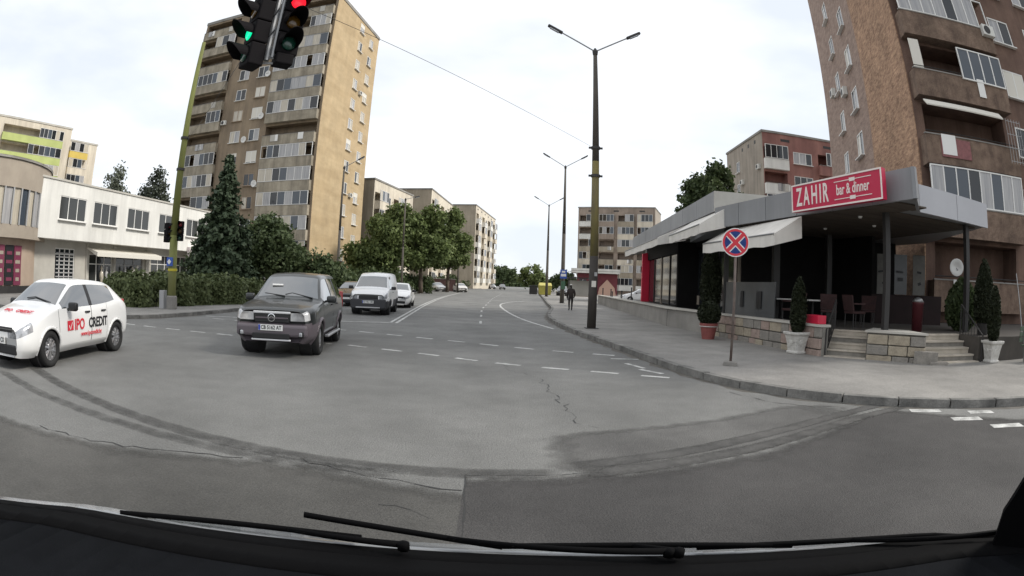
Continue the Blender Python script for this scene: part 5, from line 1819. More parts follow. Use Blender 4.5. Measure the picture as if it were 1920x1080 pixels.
# ---- white hatchback
paint_w = mat('white_car_paint', (0.80, 0.80, 0.79), 0.25, coat=0.6)
HATCH = dict(lamp=(2 * SV + 3, 3 * SV + 2, .33, 2), L=3.97, W=.845, r=.305, wf=.83, wr=3.30, handle_z=.86, tw=.195, spokes=6,
    st=[(0.00, .72, .22, .60, .66, .52, .68), (.10, .86, .20, .66, .72, .56, .745), (.32, .96, .19, .74, .79, .62, .82), (.75, 1.0, .19, .86, .90, .68, .935),
        (1.12, 1.0, .19, .94, .975, .72, 1.02), (1.78, 1.0, .20, .955, 1.345, .565, 1.40), (2.28, 1.0, .20, .965, 1.385, .57, 1.445), (2.90, 1.0, .20, .995, 1.365, .56, 1.425),
        (3.42, .98, .22, 1.05, 1.29, .53, 1.355), (3.83, .92, .26, .93, .99, .58, 1.01), (3.95, .82, .30, .76, .80, .55, .81)],
    win={4: 'shield', 8: 'rear'}, side={4: (2, 8), 5: (0, 7), 6: (1, 8), 7: (0, 5)}, door={4: 1, 5: 1, 6: 2})
vw, G, P = car('hatchback', 'white five-door hatchback with red and black lettering on its doors', (-8.50, 7.12, 0), R(-81.0), HATCH, paint_w)
L2 = HATCH['L'] / 2
MB().obox((L2 - .005, 0, .645), .03, .95, .085).build('grille', M_black, vw, bevel=.02)
MB().obox((L2 + .012, 0, .655), .012, .95, .012).build('grille_bar', M_chrome, vw)
em = MB().lathe([(.062, 0), (.062, .012), (.050, .014), (.050, .004)], 20, (L2 + .012, 0, .665), 'X', close=False)
em.obox((L2 + .02, .016, .682), .008, .012, .05, 0, R(25)).obox((L2 + .02, -.016, .682), .008, .012, .05, 0, R(-25))
em.obox((L2 + .02, .028, .645), .008, .010, .05, 0, R(20)).obox((L2 + .02, -.028, .645), .008, .010, .05, 0, R(-20)).obox((L2 + .02, .009, .645), .008, .010, .045, 0, R(-22)).obox((L2 + .02, -.009, .645), .008, .010, .045, 0, R(22))
em.build('emblem', M_chrome, vw)
MB().obox((L2 - .005, 0, .335), .05, 1.15, .16).build('bumper_intake', M_black, vw, bevel=.03)
headlight(vw, (L2 - .03, .50, .34), (.05, .16, .07), R(-12), M_lamp, 'fog_lamp', .02)
plate(vw, L2 + .03, 0, .475, 'CB 9433 CX', 0)
mirrors(vw, L2 - 1.45, .86, .98, M_black)
headlight(vw, (-L2 + .17, .64, .93), (.10, .14, .22), R(24), mat('tail_red', (.35, .01, .01), .25, coat=.5), 'tail_light', .03)
MB().path([(L2 - 1.16, .55, 1.045), (L2 - 1.26, .0, 1.115), (L2 - 1.22, -.25, 1.09)], .010, 6).build('wiper', M_black, vw)
# bonnet and door lettering, following the body side
def side_text(t, txt, x, z, size, m, y, sx=1.0, rzt=0.0, bold=.0, spec=HATCH):
    return text_obj('lettering', txt, size, m, t, Matrix.Translation((x, y, z)) @ Matrix.Rotation(R(180) + rzt, 4, 'Z') @ Matrix.Rotation(R(90), 4, 'X') @ Matrix.Rotation(R(0), 4, 'Z'), .002, sx, bold=bold)
ys = .845 * 1.0 + .012
side_text(vw, 'IPO', .17, .645, .27, M_redtext, ys, .85, bold=.006)
side_text(vw, 'CREDIT', -.53, .650, .25, M_ink, ys, .85, bold=.006)
side_text(vw, 'www.ipocredit.bg', -.26, .475, .115, M_redtext, ys + .002, .95, bold=.002)
lg = MB().box(.40, .60, ys - .003, ys + .002, .565, .735).build('logo_square', M_redtext, vw)
MB().add([(.545, ys + .004, .66), (.515, ys + .004, .60), (.445, ys + .004, .715), (.43, ys + .004, .70), (.512, ys + .004, .575), (.565, ys + .004, .65)], [(0, 1, 4, 5), (1, 2, 3, 4)]).build('logo_tick', M_plate, lg)
bt = Matrix.Translation((L2 - .58, .12, .905)) @ Matrix.Rotation(R(90), 4, 'Z') @ Matrix.Rotation(R(13), 4, 'X')
text_obj('lettering', 'IPO', .17, M_redtext, vw, bt @ Matrix.Translation((-.36, 0, 0)), .003, .9, bold=.003)
text_obj('lettering', 'CREDIT', .17, M_redtext, vw, bt @ Matrix.Translation((.16, 0, 0)), .003, .9, bold=.003)

# ---- dark off-roader at the crossing
paint_g = mat('dark_green_paint', (0.012, 0.015, 0.015), 0.35, coat=0.5)
clad = mat('grey_cladding', (0.105, 0.088, 0.100), 0.45, coat=.15)
SUV = dict(lamp=(2 * SV + 3, 3 * SV + 3, .40, 1), lamp_m=mat('headlight_glow', (.58, .58, .57), .15, (.42, .42, .43), 12, coat=.8), L=4.40, W=.885, r=.355, wf=.86, wr=3.48, handle_z=1.0, tw=.235, lower_z=.70, spokes=5,
    st=[(0.00, .80, .33, .86, .93, .58, .95), (.10, .91, .30, .90, .97, .64, 1.00), (.34, .985, .29, .96, 1.02, .69, 1.055), (.80, 1.0, .30, 1.02, 1.075, .73, 1.12),
        (1.22, 1.0, .30, 1.06, 1.11, .755, 1.165), (1.90, 1.0, .30, 1.075, 1.585, .615, 1.655), (2.45, 1.0, .30, 1.085, 1.635, .62, 1.715), (3.20, 1.0, .30, 1.10, 1.635, .62, 1.712),
        (4.00, .99, .32, 1.12, 1.60, .60, 1.672), (4.26, .95, .36, 1.08, 1.15, .64, 1.17), (4.40, .90, .40, .92, .95, .62, .96)],
    win={4: 'shield', 8: 'rear'}, side={4: (2, 8), 5: (0, 7), 6: (1, 7), 7: (1, 7)}, door={4: 1, 5: 1, 6: 2})
mz, G, P = car('off_roader', 'dark green off-roader with grey lower bumper stopped at the crossing', (-5.02, 12.1, 0), R(-80.5), SUV, paint_g, lower=clad)
L2 = SUV['L'] / 2
gr = MB().obox((L2 + .0, 0, .80), .05, .74, .20).build('grille', M_black, mz, bevel=.02)
MB().obox((L2 + .02, 0, .905), .03, .80, .045).build('chrome_bar', M_trimsilver, gr, bevel=.012)
MB().obox((L2 + .03, 0, .80), .02, .70, .028).build('grille_bar', clad, gr)
em = MB().lathe([(.080, 0), (.080, .012), (.066, .014), (.066, .004)], 22, (L2 + .035, 0, .805), 'X', close=False)
em.obox((L2 + .043, .028, .812), .008, .014, .075, 0, R(48)).obox((L2 + .043, -.028, .812), .008, .014, .075, 0, R(-48))
em.build('emblem', M_chrome, gr)
MB().obox((L2 + .02, 0, .555), .16, 1.52, .24).build('front_bumper', clad, mz, bevel=.06, seg=3)
MB().obox((L2 + .085, 0, .45), .05, .80, .12).build('bumper_intake', M_black, mz, bevel=.02)
MB().obox((L2 + .075, 0, .375), .05, .84, .035).build('skid_bar', M_trimsilver, mz, bevel=.01)
headlight(mz, (L2 + .055, .62, .50), (.08, .17, .12), R(-18), M_black, 'fog_lamp_recess', .02)
headlight(mz, (L2 + .085, .63, .50), (.05, .09, .09), R(-18), M_lamp, 'fog_lamp', .03)
plate(mz, L2 + .115, 0, .615, 'CB 5162 AT', 0)
mirrors(mz, L2 - 1.55, .88, 1.14, paint_g)
MB().path([(L2 - 1.24, .60, 1.165), (L2 - 1.36, .10, 1.255), (L2 - 1.30, -.05, 1.22)], .012, 6).path([(L2 - 1.24, -.05, 1.19), (L2 - 1.36, -.55, 1.235)], .012, 6).build('wiper', M_black, mz)
for s in (1, -1):
    MB().obox((-.1, s * .90, .345), 1.75, .10, .05).build('running_board', M_alloy, mz, bevel=.015)
MB().obox((L2 - 1.55, -.30, 1.42), .02, .26, .05, 0, 0, R(-58)).build('toll_sticker', M_dish, mz)
headlight(mz, (-L2 + .15, .78, 1.05), (.10, .14, .42), R(12), mat('tail_red', (.35, .01, .01), .25), 'tail_light', .03)

# ---- white van behind it
VAN = dict(lamp=(2 * SV + 3, 3 * SV + 2, .50, 2), L=4.45, W=.90, r=.325, wf=.88, wr=3.55, handle_z=1.02, tw=.20, spokes=5, rim_m=M_hub, lower_z=.66,
    st=[(0.00, .82, .26, .84, .92, .62, .94), (.08, .92, .24, .90, .98, .68, 1.00), (.30, .99, .23, 1.00, 1.08, .73, 1.12), (.60, 1.0, .23, 1.08, 1.15, .76, 1.19),
        (.86, 1.0, .24, 1.12, 1.19, .78, 1.24), (1.50, 1.0, .24, 1.14, 1.73, .66, 1.80), (2.05, 1.0, .24, 1.15, 1.83, .70, 1.92), (3.00, 1.0, .24, 1.15, 1.86, .71, 1.95),
        (4.10, .99, .26, 1.15, 1.85, .70, 1.93), (4.36, .97, .28, 1.10, 1.80, .69, 1.86), (4.45, .93, .32, .95, 1.70, .66, 1.74)],
    win={4: 'shield'}, side={4: (2, 8), 5: (0, 7)}, door={4: 1, 5: 1})
van, G, P = car('delivery_van', 'white delivery van with black bumper waiting behind the off-roader', (-6.55, 26.05, 0), R(-84.5), VAN, mat('white_van_paint', (.78, .78, .78), .3, coat=.4), cat='van', lower=mat('van_bumper', (.03, .03, .034), .6))
L2 = VAN['L'] / 2
MB().obox((L2 + .01, 0, .52), .16, 1.62, .42).build('front_bumper', MATS['van_bumper'], van, bevel=.05, seg=3)
MB().obox((L2 + .0, 0, .80), .05, .90, .15).build('grille', M_black, van, bevel=.02)
plate(van, L2 + .10, 0, .60, 'CB 4821 MK', 0)
mirrors(van, L2 - 1.05, .92, 1.22, M_black)
MB().obox((L2 + .09, 0, .36), .03, 1.1, .05).build('bumper_strip', M_alloy, van)

# ---- other cars, smaller in view
def small_car(label, loc, rz_, paint, group=None, name='car'):
    t, G, P = car(name, label, loc, rz_, HATCH, paint, group=group, detail=False)
    l2 = HATCH['L'] / 2
    MB().obox((l2 - .005, 0, .62), .03, .9, .10).build('grille', M_black, t, bevel=.02)
    MB().obox((l2 - .0, 0, .34), .05, 1.1, .14).build('bumper_intake', M_black, t, bevel=.02)
    MB().obox((l2 + .02, 0, .475), .016, .5, .11).build('number_plate', M_plate, t)
    mirrors(t, l2 - 1.45, .86, .98, M_black)
    headlight(t, (-l2 + .16, .66, .93), (.10, .14, .24), R(20), MATS['tail_red'], 'tail_light', .03)
    MB().obox((-l2 - .005, 0, .60), .02, .5, .11).build('number_plate', M_plate, t)
    return t
GC = 'cars on the street beyond the crossing'
pd = mat('dark_blue_paint', (.014, .017, .024), .25, coat=.7)
ps = mat('silver_paint', (.45, .46, .47), .3, metal=.5, coat=.5)
pk = mat('black_paint', (.012, .012, .013), .25, coat=.7)
small_car('dark car in the queue between the off-roader and the white van', (-9.6, 32.4, 0), R(-86), pd, GC)
small_car('white car tucked in behind the white van', (-6.85, 33.2, 0), R(-84), paint_w, GC)
small_car('silver car parked under the street trees, left of the white one', (-11.9, 88.0, 0), R(-60), ps, GC)
small_car('white car parked at the right end of the street trees', (-8.4, 90.0, 0), R(-70), mat('offwhite_paint', (.6, .58, .54), .3, coat=.5), GC)
small_car('black car driving far down the street by the pale block', (-2.6, 150.0, 0), R(-88), pk, GC)
small_car('grey car at the far end of the street', (-5.6, 158.0, 0), R(-80), ps, GC)
GP = 'cars parked near the beige block'
small_car('black car parked beyond the bus stop sign', (7.6, 83.0, .13), R(-100), pk, GP)
small_car('silver car parked behind the black railings posts', (17.0, 66.0, .13), R(190), ps, GP)
small_car('white car parked beside the red pillar of the restaurant', (13.6, 58.0, .13), R(180), paint_w, GP)

# ================================================================== STREET FURNITURE
M_pole = mat('lamp_pole', (0.060, 0.052, 0.045), 0.8, (0.105, 0.092, 0.072), 1.2, stretch=(1, 1, .25), bump=.3)
M_poley = mat('lamp_pole_yellow', (0.20, 0.165, 0.05), 0.75, (0.12, 0.10, 0.055), 2.0, stretch=(1, 1, .3), bump=.3)
M_poleg = mat('signal_pole_green', (0.20, 0.215, 0.055), 0.75, (0.145, 0.15, 0.055), 1.5, stretch=(1, 1, .3), bump=.3)
def lamp_post(label, loc, h, r0=.17, arms=(-1, 1), arm=1.95, rise=1.15, rings=(), group=None, mband=True, r1=.075, base=True):
    t = thing('street_lamp', label, 'street lamp', loc, 0, group)
    if mband:
        MB().tube((0, 0, 0), (0, 0, 2.6), r0, r0 * .93, 14).build('lower_pole', mat('lamp_pole_dark', (0.034, 0.029, 0.026), 0.8, (0.055, 0.047, 0.040), 2), t, smooth=True)
        MB().tube((0, 0, 2.6), (0, 0, 6.1), r0 * .93, r0 * .80, 14).build('painted_pole', M_poley, t, smooth=True)
        MB().tube((0, 0, 6.1), (0, 0, h), r0 * .80, r1, 14).build('upper_pole', M_pole, t, smooth=True)
    else:
        MB().tube((0, 0, 0), (0, 0, h * .5), r0, r0 * .8, 12).tube((0, 0, h * .5), (0, 0, h), r0 * .8, r1, 12).build('pole', M_pole, t, smooth=True)
    MB().lathe([(r1 + .02, h - .15), (r1 + .04, h), (.03, h + .15)], 12).build('cap', M_dmetal, t)
    for s in arms:
        a = MB()
        pts = [(s * arm * f * .72, 0, h + rise * (f * .72)) for f in (0, .5, 1)]
        a.path([(0, 0, h)] + pts[1:], .03, 8)
        ar = a.build('arm', M_metal, t)
        ang = math.atan2(rise, arm)
        MB().obox((s * arm * .86, 0, h + rise * .86), arm * .36, .16, .11, 0, 0, -s * ang).build('lamp_head', M_dmetal, ar, bevel=.03)
        MB().obox((s * arm * .88, 0, h + rise * .88 - .07), arm * .22, .12, .04, 0, 0, -s * ang).build('lamp_glass', M_lamp, ar)
    for z in rings:
        MB().lathe([(r0 * .8 + .0, z - .05), (r0 * .8 + .035, z - .05), (r0 * .8 + .035, z + .05), (r0 * .8, z + .05)], 14).obox((-.2, 0, z), .12, .06, .07).obox((.2, 0, z), .12, .06, .07).build('clamp', M_dmetal, t)
    if base:
        MB().box(-r0 - .07, r0 + .07, -r0 - .07, r0 + .07, -.02, .03).build('base_plate', M_dmetal, t)
    return t
l1 = lamp_post('tall double-armed street lamp with yellow band, nearest on the right pavement', (2.90, 19.75, .12), 10.65, .165, arm=1.82, rise=1.06, rings=(6.62, 5.55))
MB().obox((0, -.17, 1.6), .16, .02, .22).build('torn_notice', M_blind, l1)
MB().obox((.06, -.165, 1.95), .1, .02, .14).build('torn_notice', M_curtain, l1)
G2 = 'double-armed street lamps down the right pavement'
lamp_post('double-armed street lamp behind the bus stop sign, second along', (4.30, 47.5, .12), 11.9, .19, group=G2, mband=False)
lamp_post('double-armed street lamp by the yellow container, third along', (4.5, 72.5, .12), 12.0, .19, group=G2, mband=False)
GL = 'single-armed street lamps on the left pavement'
lamp_post('single-armed lamp in front of the ochre tower end', (-14.3, 43.5, .12), 10.7, .13, (1,), 1.7, .9, group=GL, mband=False)
lamp_post('single-armed lamp among the street trees, behind the white van', (-11.9, 58.8, .0), 10.4, .13, (1,), 1.5, .35, group=GL, mband=False)
lamp_post('single-armed lamp at the right end of the street trees', (-8.3, 84.6, .0), 10.3, .13, (-1,), 1.3, .4, group=GL, mband=False)

# ---- signal pole on the left corner
sp = thing('signal_pole', 'yellow-green signal pole on the left corner in front of the hedge', 'signal pole', (-13.84, 18.88, .12))
MB().tube((0, 0, 0), (0, 0, 3.0), .20, .185, 14).tube((0, 0, 3.0), (0, 0, 11.6), .185, .09, 14).build('pole', M_poleg, sp, smooth=True)
MB().lathe([(.22, 0), (.25, .02), (.25, .5), (.21, .55)], 14).build('pole_collar', M_con, sp)
for z in (7.1, 5.75):
    MB().lathe([(.15, z - .05), (.20, z - .05), (.20, z + .05), (.15, z + .05)], 14).obox((.2, -.05, z), .1, .08, .08).build('clamp', M_dmetal, sp)
MB().box(-.62, -.36, -.16, .10, .0, .75).build('control_box', M_framegrey, sp, bevel=.015)
MB().box(-.16, .16, -.26, -.20, 1.75, 2.1).build('crossing_button_sign', mat('sign_blue', (.03, .09, .38), .45), sp)
MB().obox((0, -.28, 1.92), .16, .012, .16, 0, 0, R(45)).build('crossing_symbol', M_plate, sp)
MB().lathe([(.19, 1.55), (.215, 1.55), (.215, 1.65), (.19, 1.65)], 14).build('yellow_band', mat('yellow_band', (.5, .42, .03), .5), sp)

M_sig = mat('signal_housing', (0.006, 0.005, 0.006), 0.8, spec=0.15)
M_lens_off = {c: mat('lens_' + c, v, .25, coat=.5) for c, v in {'red': (.22, .012, .02), 'amber': (.10, .05, .005), 'green': (.01, .06, .04)}.items()}
M_lens_on = {'red': mat('lens_red_lit', (.5, .01, .03), .3, emit=(1.0, .015, .03), estr=.6), 'green': mat('lens_green_lit', (.02, .5, .3), .3, emit=(.0, .75, .32), estr=.62)}
def signal_head(parent, loc, rz_, lit, pitch=.32, n=3, r=.105, tilt=0.0, names=('green', 'amber', 'red', 'red')):
    """Head whose lenses face local -y; lowest section at z = 0."""
    w = r * 1.45
    M = Matrix.Translation(loc) @ Matrix.Rotation(rz_, 4, 'Z') @ Matrix.Rotation(tilt, 4, 'Y')
    hb = MB(M)
    for k in range(n):
        z = k * pitch
        hb.obox((0, .06, z), w * 2, .24, pitch * .97)
    hd = hb.build('signal_head', M_sig, parent, bevel=.02)
    for k in range(n):
        z = k * pitch
        cname = names[k]
        on = cname if lit == k else None
        MB(M).lathe([(r, -.065), (r * .8, -.085), (r * .4, -.098), (.005, -.10)], 20, (0, 0, z), 'Y').build('lens', M_lens_on[cname] if on else M_lens_off[cname], hd, smooth=True)
        v = MB(M)
        nn = 15
        for i in range(nn):
            a0, a1 = R(-20 + 220 * i / nn), R(-20 + 220 * (i + 1) / nn)
            def pt(a, y): return (r * 1.18 * math.cos(a), y, z + r * 1.18 * math.sin(a))
            ln0 = -.07 - .30 * (.35 + .65 * max(0, math.sin((a0 + R(20)) * 180 / 220)))
            ln1 = -.07 - .30 * (.35 + .65 * max(0, math.sin((a1 + R(20)) * 180 / 220)))
            v.quad(pt(a0, -.06), pt(a1, -.06), pt(a1, ln1), pt(a0, ln0))
        vo = v.build('visor', M_sig, hd)
        vo.modifiers.new('thick', 'SOLIDIFY').thickness = .008
    return hd
signal_head(sp, (.42, -.12, 2.9), R(25), None, .27, 3, .095)
signal_head(sp, (-.30, -.05, 2.85), R(80), None, .27, 3, .095)
MB().tube((.0, 0, 3.2), (.42, -.02, 3.2), .025).build('bracket', M_dmetal, sp)
MB().tube((0, 0, 2.85), (-.25, 0, 2.85), .025).build('bracket', M_dmetal, sp)

# ---- signals hung over the crossing on span wires
hs = thing('hanging_signals', 'two black traffic signal heads hung on wires over the crossing', 'traffic signals', (-3.35, 6.15, 0))
signal_head(hs, (-.22, -.12, 4.50), R(-38), 1, .335, 4, .115, R(2), ('green', 'green', 'amber', 'red'))
signal_head(hs, (.22, .15, 4.72), R(44), 2, .335, 3, .115, R(2))
pb = MB()
pb.path([(.0, .02, 4.45), (.01, .02, 6.3)], .045, 10).path([(.07, .06, 4.5), (.08, .06, 6.3)], .035, 8)
for z in (4.42, 4.50, 4.58, 5.6):
    pb.tube((-.22, -.05, z), (.20, .12, z), .018, .018, 6)
pb.build('hanger_pipe', M_metal, hs)
MB().obox((.20, .14, 4.47), .26, .22, .16, R(44)).build('junction_box', M_sig, hs, bevel=.02)
for (z, d) in ((4.9, .10), (5.25, .14)):
    cb = MB()
    pts = []
    for i in range(10):
        a = math.pi * i / 9
        pts.append((-.10 + .16 * i / 9, -.02, z - d * math.sin(a)))
    cb.path(pts, .009, 6)
    cb.build('slack_cable', M_black, hs)
def wire(label, a, b, sag, r=.011):
    t = thing('span_wire', label, 'wire', a)
    pts = []
    for i in range(25):
        f = i / 24
        p = Vector(a).lerp(Vector(b), f) - Vector(a)
        pts.append((p.x, p.y, p.z - sag * 4 * f * (1 - f)))
    MB().path(pts, r, 6).build('strand', M_black, t)
wire('thin wire running from the hanging signals to the nearest double-armed lamp', (2.8, 19.7, 6.74), (-3.2, 6.35, 5.45), .03, .0045)
wire('thin wire running from the hanging signals to the left signal pole', (-13.7, 18.85, 7.2), (-3.5, 6.1, 4.9), .25, .005)
wire('thin wire running from the hanging signals over the camera to the left', (-3.35, 6.17, 6.28), (-16, -16, 8.5), .3)
wire('thin wire running from the hanging signals over the camera to the right', (-3.34, 6.16, 6.26), (12, -14, 8.5), .3)

# ---- no-stopping sign at the kerb
ns_ = thing('no_stopping_sign', 'round blue no-stopping sign with red cross on a rusty post', 'road sign', (4.50, 10.45, .125), R(-24))
MB().tube((0, 0, 0), (0, 0, 2.78), .028, .028, 10).build('post', mat('rusty_post', (0.16, 0.13, 0.115), .75, (0.09, 0.06, 0.05), 5), ns_, smooth=True)
MB().obox((0, 0, .04), .30, .22, .10).build('footing', M_con, ns_, bevel=.02)
zc, rr = 2.50, .295
MB().lathe([(rr, -.035), (rr, -.030), (.01, -.030)], 40, (0, 0, zc), 'Y', close=True).build('disc_back', M_metal, ns_)
MB().lathe([(rr, -.036), (rr, -.041), (rr * .93, -.041), (rr * .93, -.036)], 40, (0, 0, zc), 'Y', close=False).build('white_edge', M_plate, ns_)
MB().lathe([(rr * .93, -.037), (rr * .93, -.043), (rr * .78, -.043), (rr * .78, -.037)], 40, (0, 0, zc), 'Y', close=False).build('red_ring', M_redtext, ns_)
MB().lathe([(rr * .78, -.0375), (.01, -.0375)], 40, (0, 0, zc), 'Y', close=True).build('blue_face', mat('sign_blue', (.03, .09, .38), .45), ns_)
for w_, m_, y_ in ((.120, M_plate, -.0405), (.075, M_redtext, -.0440)):
    for s in (1, -1):
        MB().obox((0, y_, zc), rr * 1.55, .003 if s > 0 else .0042, w_, 0, 0, s * R(45)).build('cross_bar', m_, ns_)

# ---- bus stop sign on the second lamp
bs = thing('bus_stop_sign', 'small blue and white bus stop sign in front of the second lamp post', 'road sign', (4.30, 46.9, .12))
MB().tube((0, 0, 0), (0, 0, 2.95), .03).build('post', M_dmetal, bs)
MB().box(-.28, .28, -.05, -.03, 2.10, 2.85).build('plate', mat('sign_blue', (.03, .09, .38), .45), bs, bevel=.008)
MB().box(-.22, .22, -.056, -.051, 2.28, 2.50).build('white_panel', M_plate, bs)
MB().box(-.15, .15, -.056, -.051, 2.60, 2.75).build('white_panel', M_plate, bs)
MB().box(-.18, .18, -.05, -.03, 1.2, 1.9).build('timetable', mat('timetable_green', (.05, .12, .07), .6), bs)

# ---- yellow container by the kerb
yc = thing('recycling_container', 'yellow recycling container at the kerb far down the right pavement', 'container', (4.95, 84.0, .0), R(4))
M_yb = mat('container_yellow', (.46, .41, .08), .6, (.36, .32, .07), 2)
MB().add([(-.85, -.6, .15), (.85, -.6, .15), (.85, .6, .15), (-.85, .6, .15), (-.98, -.7, 1.5), (.98, -.7, 1.5), (.98, .7, 1.5), (-.98, .7, 1.5)],
         [(3, 2, 1, 0), (4, 5, 6, 7), (0, 1, 5, 4), (1, 2, 6, 5), (2, 3, 7, 6), (3, 0, 4, 7)]).build('bin_body', M_yb, yc, bevel=.05)
MB().add([(-1.0, -.74, 1.52), (1.0, -.74, 1.52), (1.0, .74, 1.52), (-1.0, .74, 1.52), (-.9, -.3, 1.95), (.9, -.3, 1.95), (.9, .3, 1.95), (-.9, .3, 1.95)],
         [(3, 2, 1, 0), (4, 5, 6, 7), (0, 1, 5, 4), (1, 2, 6, 5), (2, 3, 7, 6), (3, 0, 4, 7)]).build('lid', mat('container_lid', (.55, .50, .16), .6), yc, bevel=.03)
for sx in (-.6, .6):
    MB().lathe([(.09, -.05), (.1, 0), (.09, .05)], 12, (sx, -.4, .1), 'Y').build('castor', M_black, yc)
dk = thing('waste_container', 'dark waste container just left of the yellow one', 'container', (3.3, 86.5, 0))
MB().box(-.6, .6, -.5, .5, .12, 1.35).build('bin_body', M_dmetal, dk, bevel=.05)
MB().box(-.64, .64, -.54, .54, 1.36, 1.5).build('lid', M_black, dk, bevel=.04)

# ---- posts beside the low wall
for i, (x, y, h) in enumerate(((8.15, 49.2, 1.35), (8.75, 48.4, 1.3), (9.1, 45.2, 1.2), (9.7, 44.2, 1.5), (8.6, 46.9, 1.1))):
    lab = ['black post at the left of the group by the low wall', 'second black post of the group by the low wall', 'short black post in front of the parked silver car', 'tallest black post, closest to the red pillar', 'thin black post in the middle of the group by the low wall'][i]
    b = thing('railing_post', lab, 'post', (x, y, .12), 0, 'black posts by the low wall')
    MB().tube((0, 0, 0), (0, 0, h), .055, .05, 10).build('shaft', M_black, b)
    MB().lathe([(.07, h), (.07, h + .04), (.02, h + .08)], 10).build('cap', M_black, b)

# ---- small shop with white canopy in front of the beige block
sh = thing('kiosk', 'small maroon shop with a flat white canopy below the beige block', 'kiosk', (10.9, 100, .12), R(-8))
MB().box(.8, 8.2, .6, 5.5, 0, 3.9).build('wall', mat('kiosk_maroon', (.20, .045, .06), .75, (.15, .035, .045), 1.5), sh)
MB().box(-.3, 8.6, -.6, 6, 3.95, 4.75).build('canopy', M_whitewall, sh)
MB().box(-.32, 8.62, -.62, -.605, 4.3, 4.36).build('canopy_trim', M_con, sh)
MB().add([(4.6, .3, 0), (8.0, .3, 0), (8.0, .55, 0), (4.6, .55, 0), (4.9, .3, 1.4), (7.7, .3, 1.4), (6.3, .3, 2.9)], [(0, 1, 5, 6, 4)]).build('peach_gable_sign', mat('peach', (.55, .36, .28), .8), sh)
for (x, w) in ((1.2, 1.3), (2.9, 1.2)):
    o = MB().box(x, x + w, .52, .585, .9, 2.8).build('shop_window', M_glass, sh)
    MB().box(x + w / 2 - .04, x + w / 2 + .04, .50, .515, .9, 2.8).build('mullion', M_frame, o)
for x in (.0, 4.2, 8.3):
    MB().tube((x, -.4, 0), (x, -.4, 3.95), .07).build('column', M_dmetal, sh)

# ---- bus shelter behind the lamp
bsh = thing('bus_shelter', 'dark framed bus shelter partly hidden by the nearest lamp post', 'bus shelter', (6.0, 58.0, .12), R(0))
for x in (0, 2.6):
    for y in (0, 1.3):
        MB().tube((x, y, 0), (x, y, 2.3), .045, .045, 8).build('post', M_dmetal, bsh)
MB().box(-.2, 2.8, -.3, 1.5, 2.32, 2.42).build('roof', M_dmetal, bsh)
MB().box(.05, 2.55, 1.28, 1.31, .4, 2.1).build('back_panel', M_conlight, bsh)
MB().box(.3, 2.3, .85, 1.2, .42, .47).build('seat', M_framewood, bsh)

# ================================================================== PEOPLE
def person(name, label, loc, rz_, joints, mats, scale=1.0):
    """Skin-modifier body from a joint tree: joints = [(name, parent, (x, y, z), radius)]."""
    t = thing(name, label, 'person', loc, rz_)
    def skin(nm, js, m, sub=2):
        idx = {j[0]: i for i, j in enumerate(js)}
        me = bpy.data.meshes.new(nm)
        me.from_pydata([tuple(c * scale for c in j[2]) for j in js], [(idx[j[1]], idx[j[0]]) for j in js if j[1]], [])
        me.materials.append(m)
        o = inst(nm, me, t)
        md = o.modifiers.new('skin', 'SKIN')
        md.use_smooth_shade = True
        for i, j in enumerate(js):
            sv = me.skin_vertices[0].data[i]
            r = j[3] if isinstance(j[3], tuple) else (j[3], j[3])
            sv.radius = (r[0] * scale, r[1] * scale)
            sv.use_root = (j[1] is None)
        o.modifiers.new('sub', 'SUBSURF').levels = sub
        o.modifiers['sub'].render_levels = sub
        return o
    for nm, js, m in joints:
        skin(nm, js, mats[m])
    return t
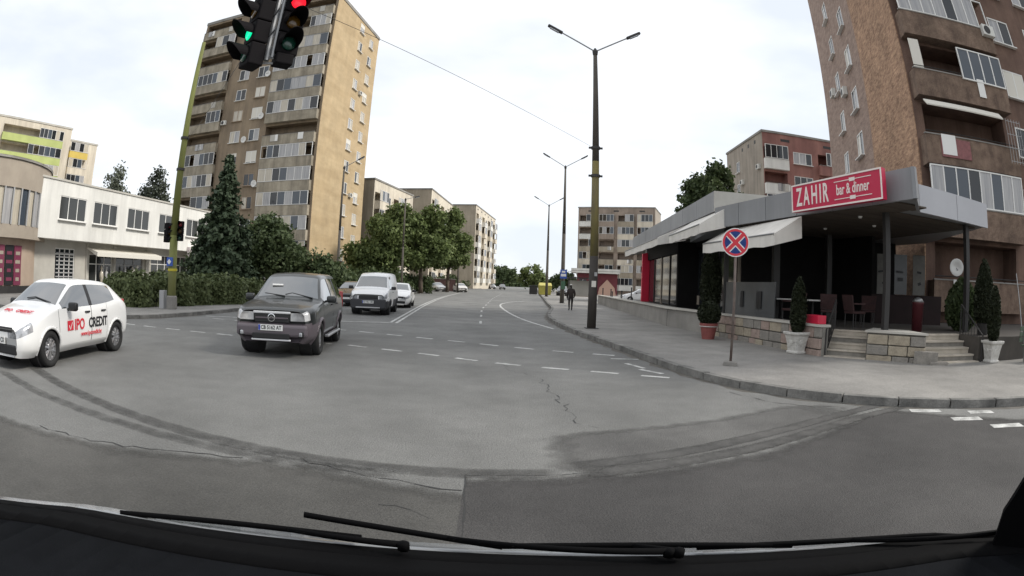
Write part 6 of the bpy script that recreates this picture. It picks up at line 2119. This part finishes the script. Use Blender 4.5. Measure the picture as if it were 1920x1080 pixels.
walk = [
    ('body', [('pel', None, (0, 0, .92), (.15, .12)), ('waist', 'pel', (0, .01, 1.06), (.15, .115)), ('chest', 'waist', (0, .03, 1.28), (.175, .125)), ('neck', 'chest', (0, .06, 1.45), .062),
              ('head0', 'neck', (0, .09, 1.54), .075), ('head1', 'head0', (0, .10, 1.66), .085), ('head2', 'head1', (0, .10, 1.73), .055),
              ('shL', 'chest', (-.19, .03, 1.37), .075), ('elL', 'shL', (-.25, -.02, 1.10), .055), ('wrL', 'elL', (-.25, .07, .87), .038), ('haL', 'wrL', (-.245, .10, .79), .035),
              ('shR', 'chest', (.19, .03, 1.37), .075), ('elR', 'shR', (.25, .00, 1.10), .055), ('wrR', 'elR', (.24, .14, .90), .038), ('haR', 'wrR', (.235, .18, .83), .035),
              ('hpL', 'pel', (-.095, .0, .86), .095), ('knL', 'hpL', (-.10, .06, .48), .068), ('anL', 'knL', (-.10, -.05, .10), .045), ('toL', 'anL', (-.105, .10, .045), .04),
              ('hpR', 'pel', (.095, .0, .86), .095), ('knR', 'hpR', (.10, .10, .48), .068), ('anR', 'knR', (.10, .12, .10), .045), ('toR', 'anR', (.105, .26, .045), .04)], 'cloth'),
    ('jacket', [('a', None, (0, .0, .86), (.185, .145)), ('b', 'a', (0, .01, 1.05), (.175, .135)), ('c', 'b', (0, .03, 1.28), (.20, .145)), ('d', 'c', (0, .045, 1.40), (.12, .10)),
                ('e', 'c', (-.20, .03, 1.36), .085), ('f', 'e', (-.258, -.02, 1.10), .068), ('g', 'f', (-.255, .065, .90), .055),
                ('h', 'c', (.20, .03, 1.36), .085), ('i', 'h', (.258, .0, 1.10), .068), ('j', 'i', (.245, .13, .92), .055)], 'jacket'),
    ('cap', [('a', None, (0, .09, 1.66), .112), ('b', 'a', (0, .09, 1.74), .095)], 'cap'),
]
person('person', 'person in dark brown jacket and pale cap walking away on the right pavement', (3.58, 33.5, .125), R(4), walk,
       {'cloth': mat('dark_trousers', (.018, .014, .013), .85), 'jacket': mat('brown_jacket', (.034, .024, .020), .85, (.025, .018, .016), 9), 'cap': mat('pale_cap', (.75, .73, .70), .8)}, .92)
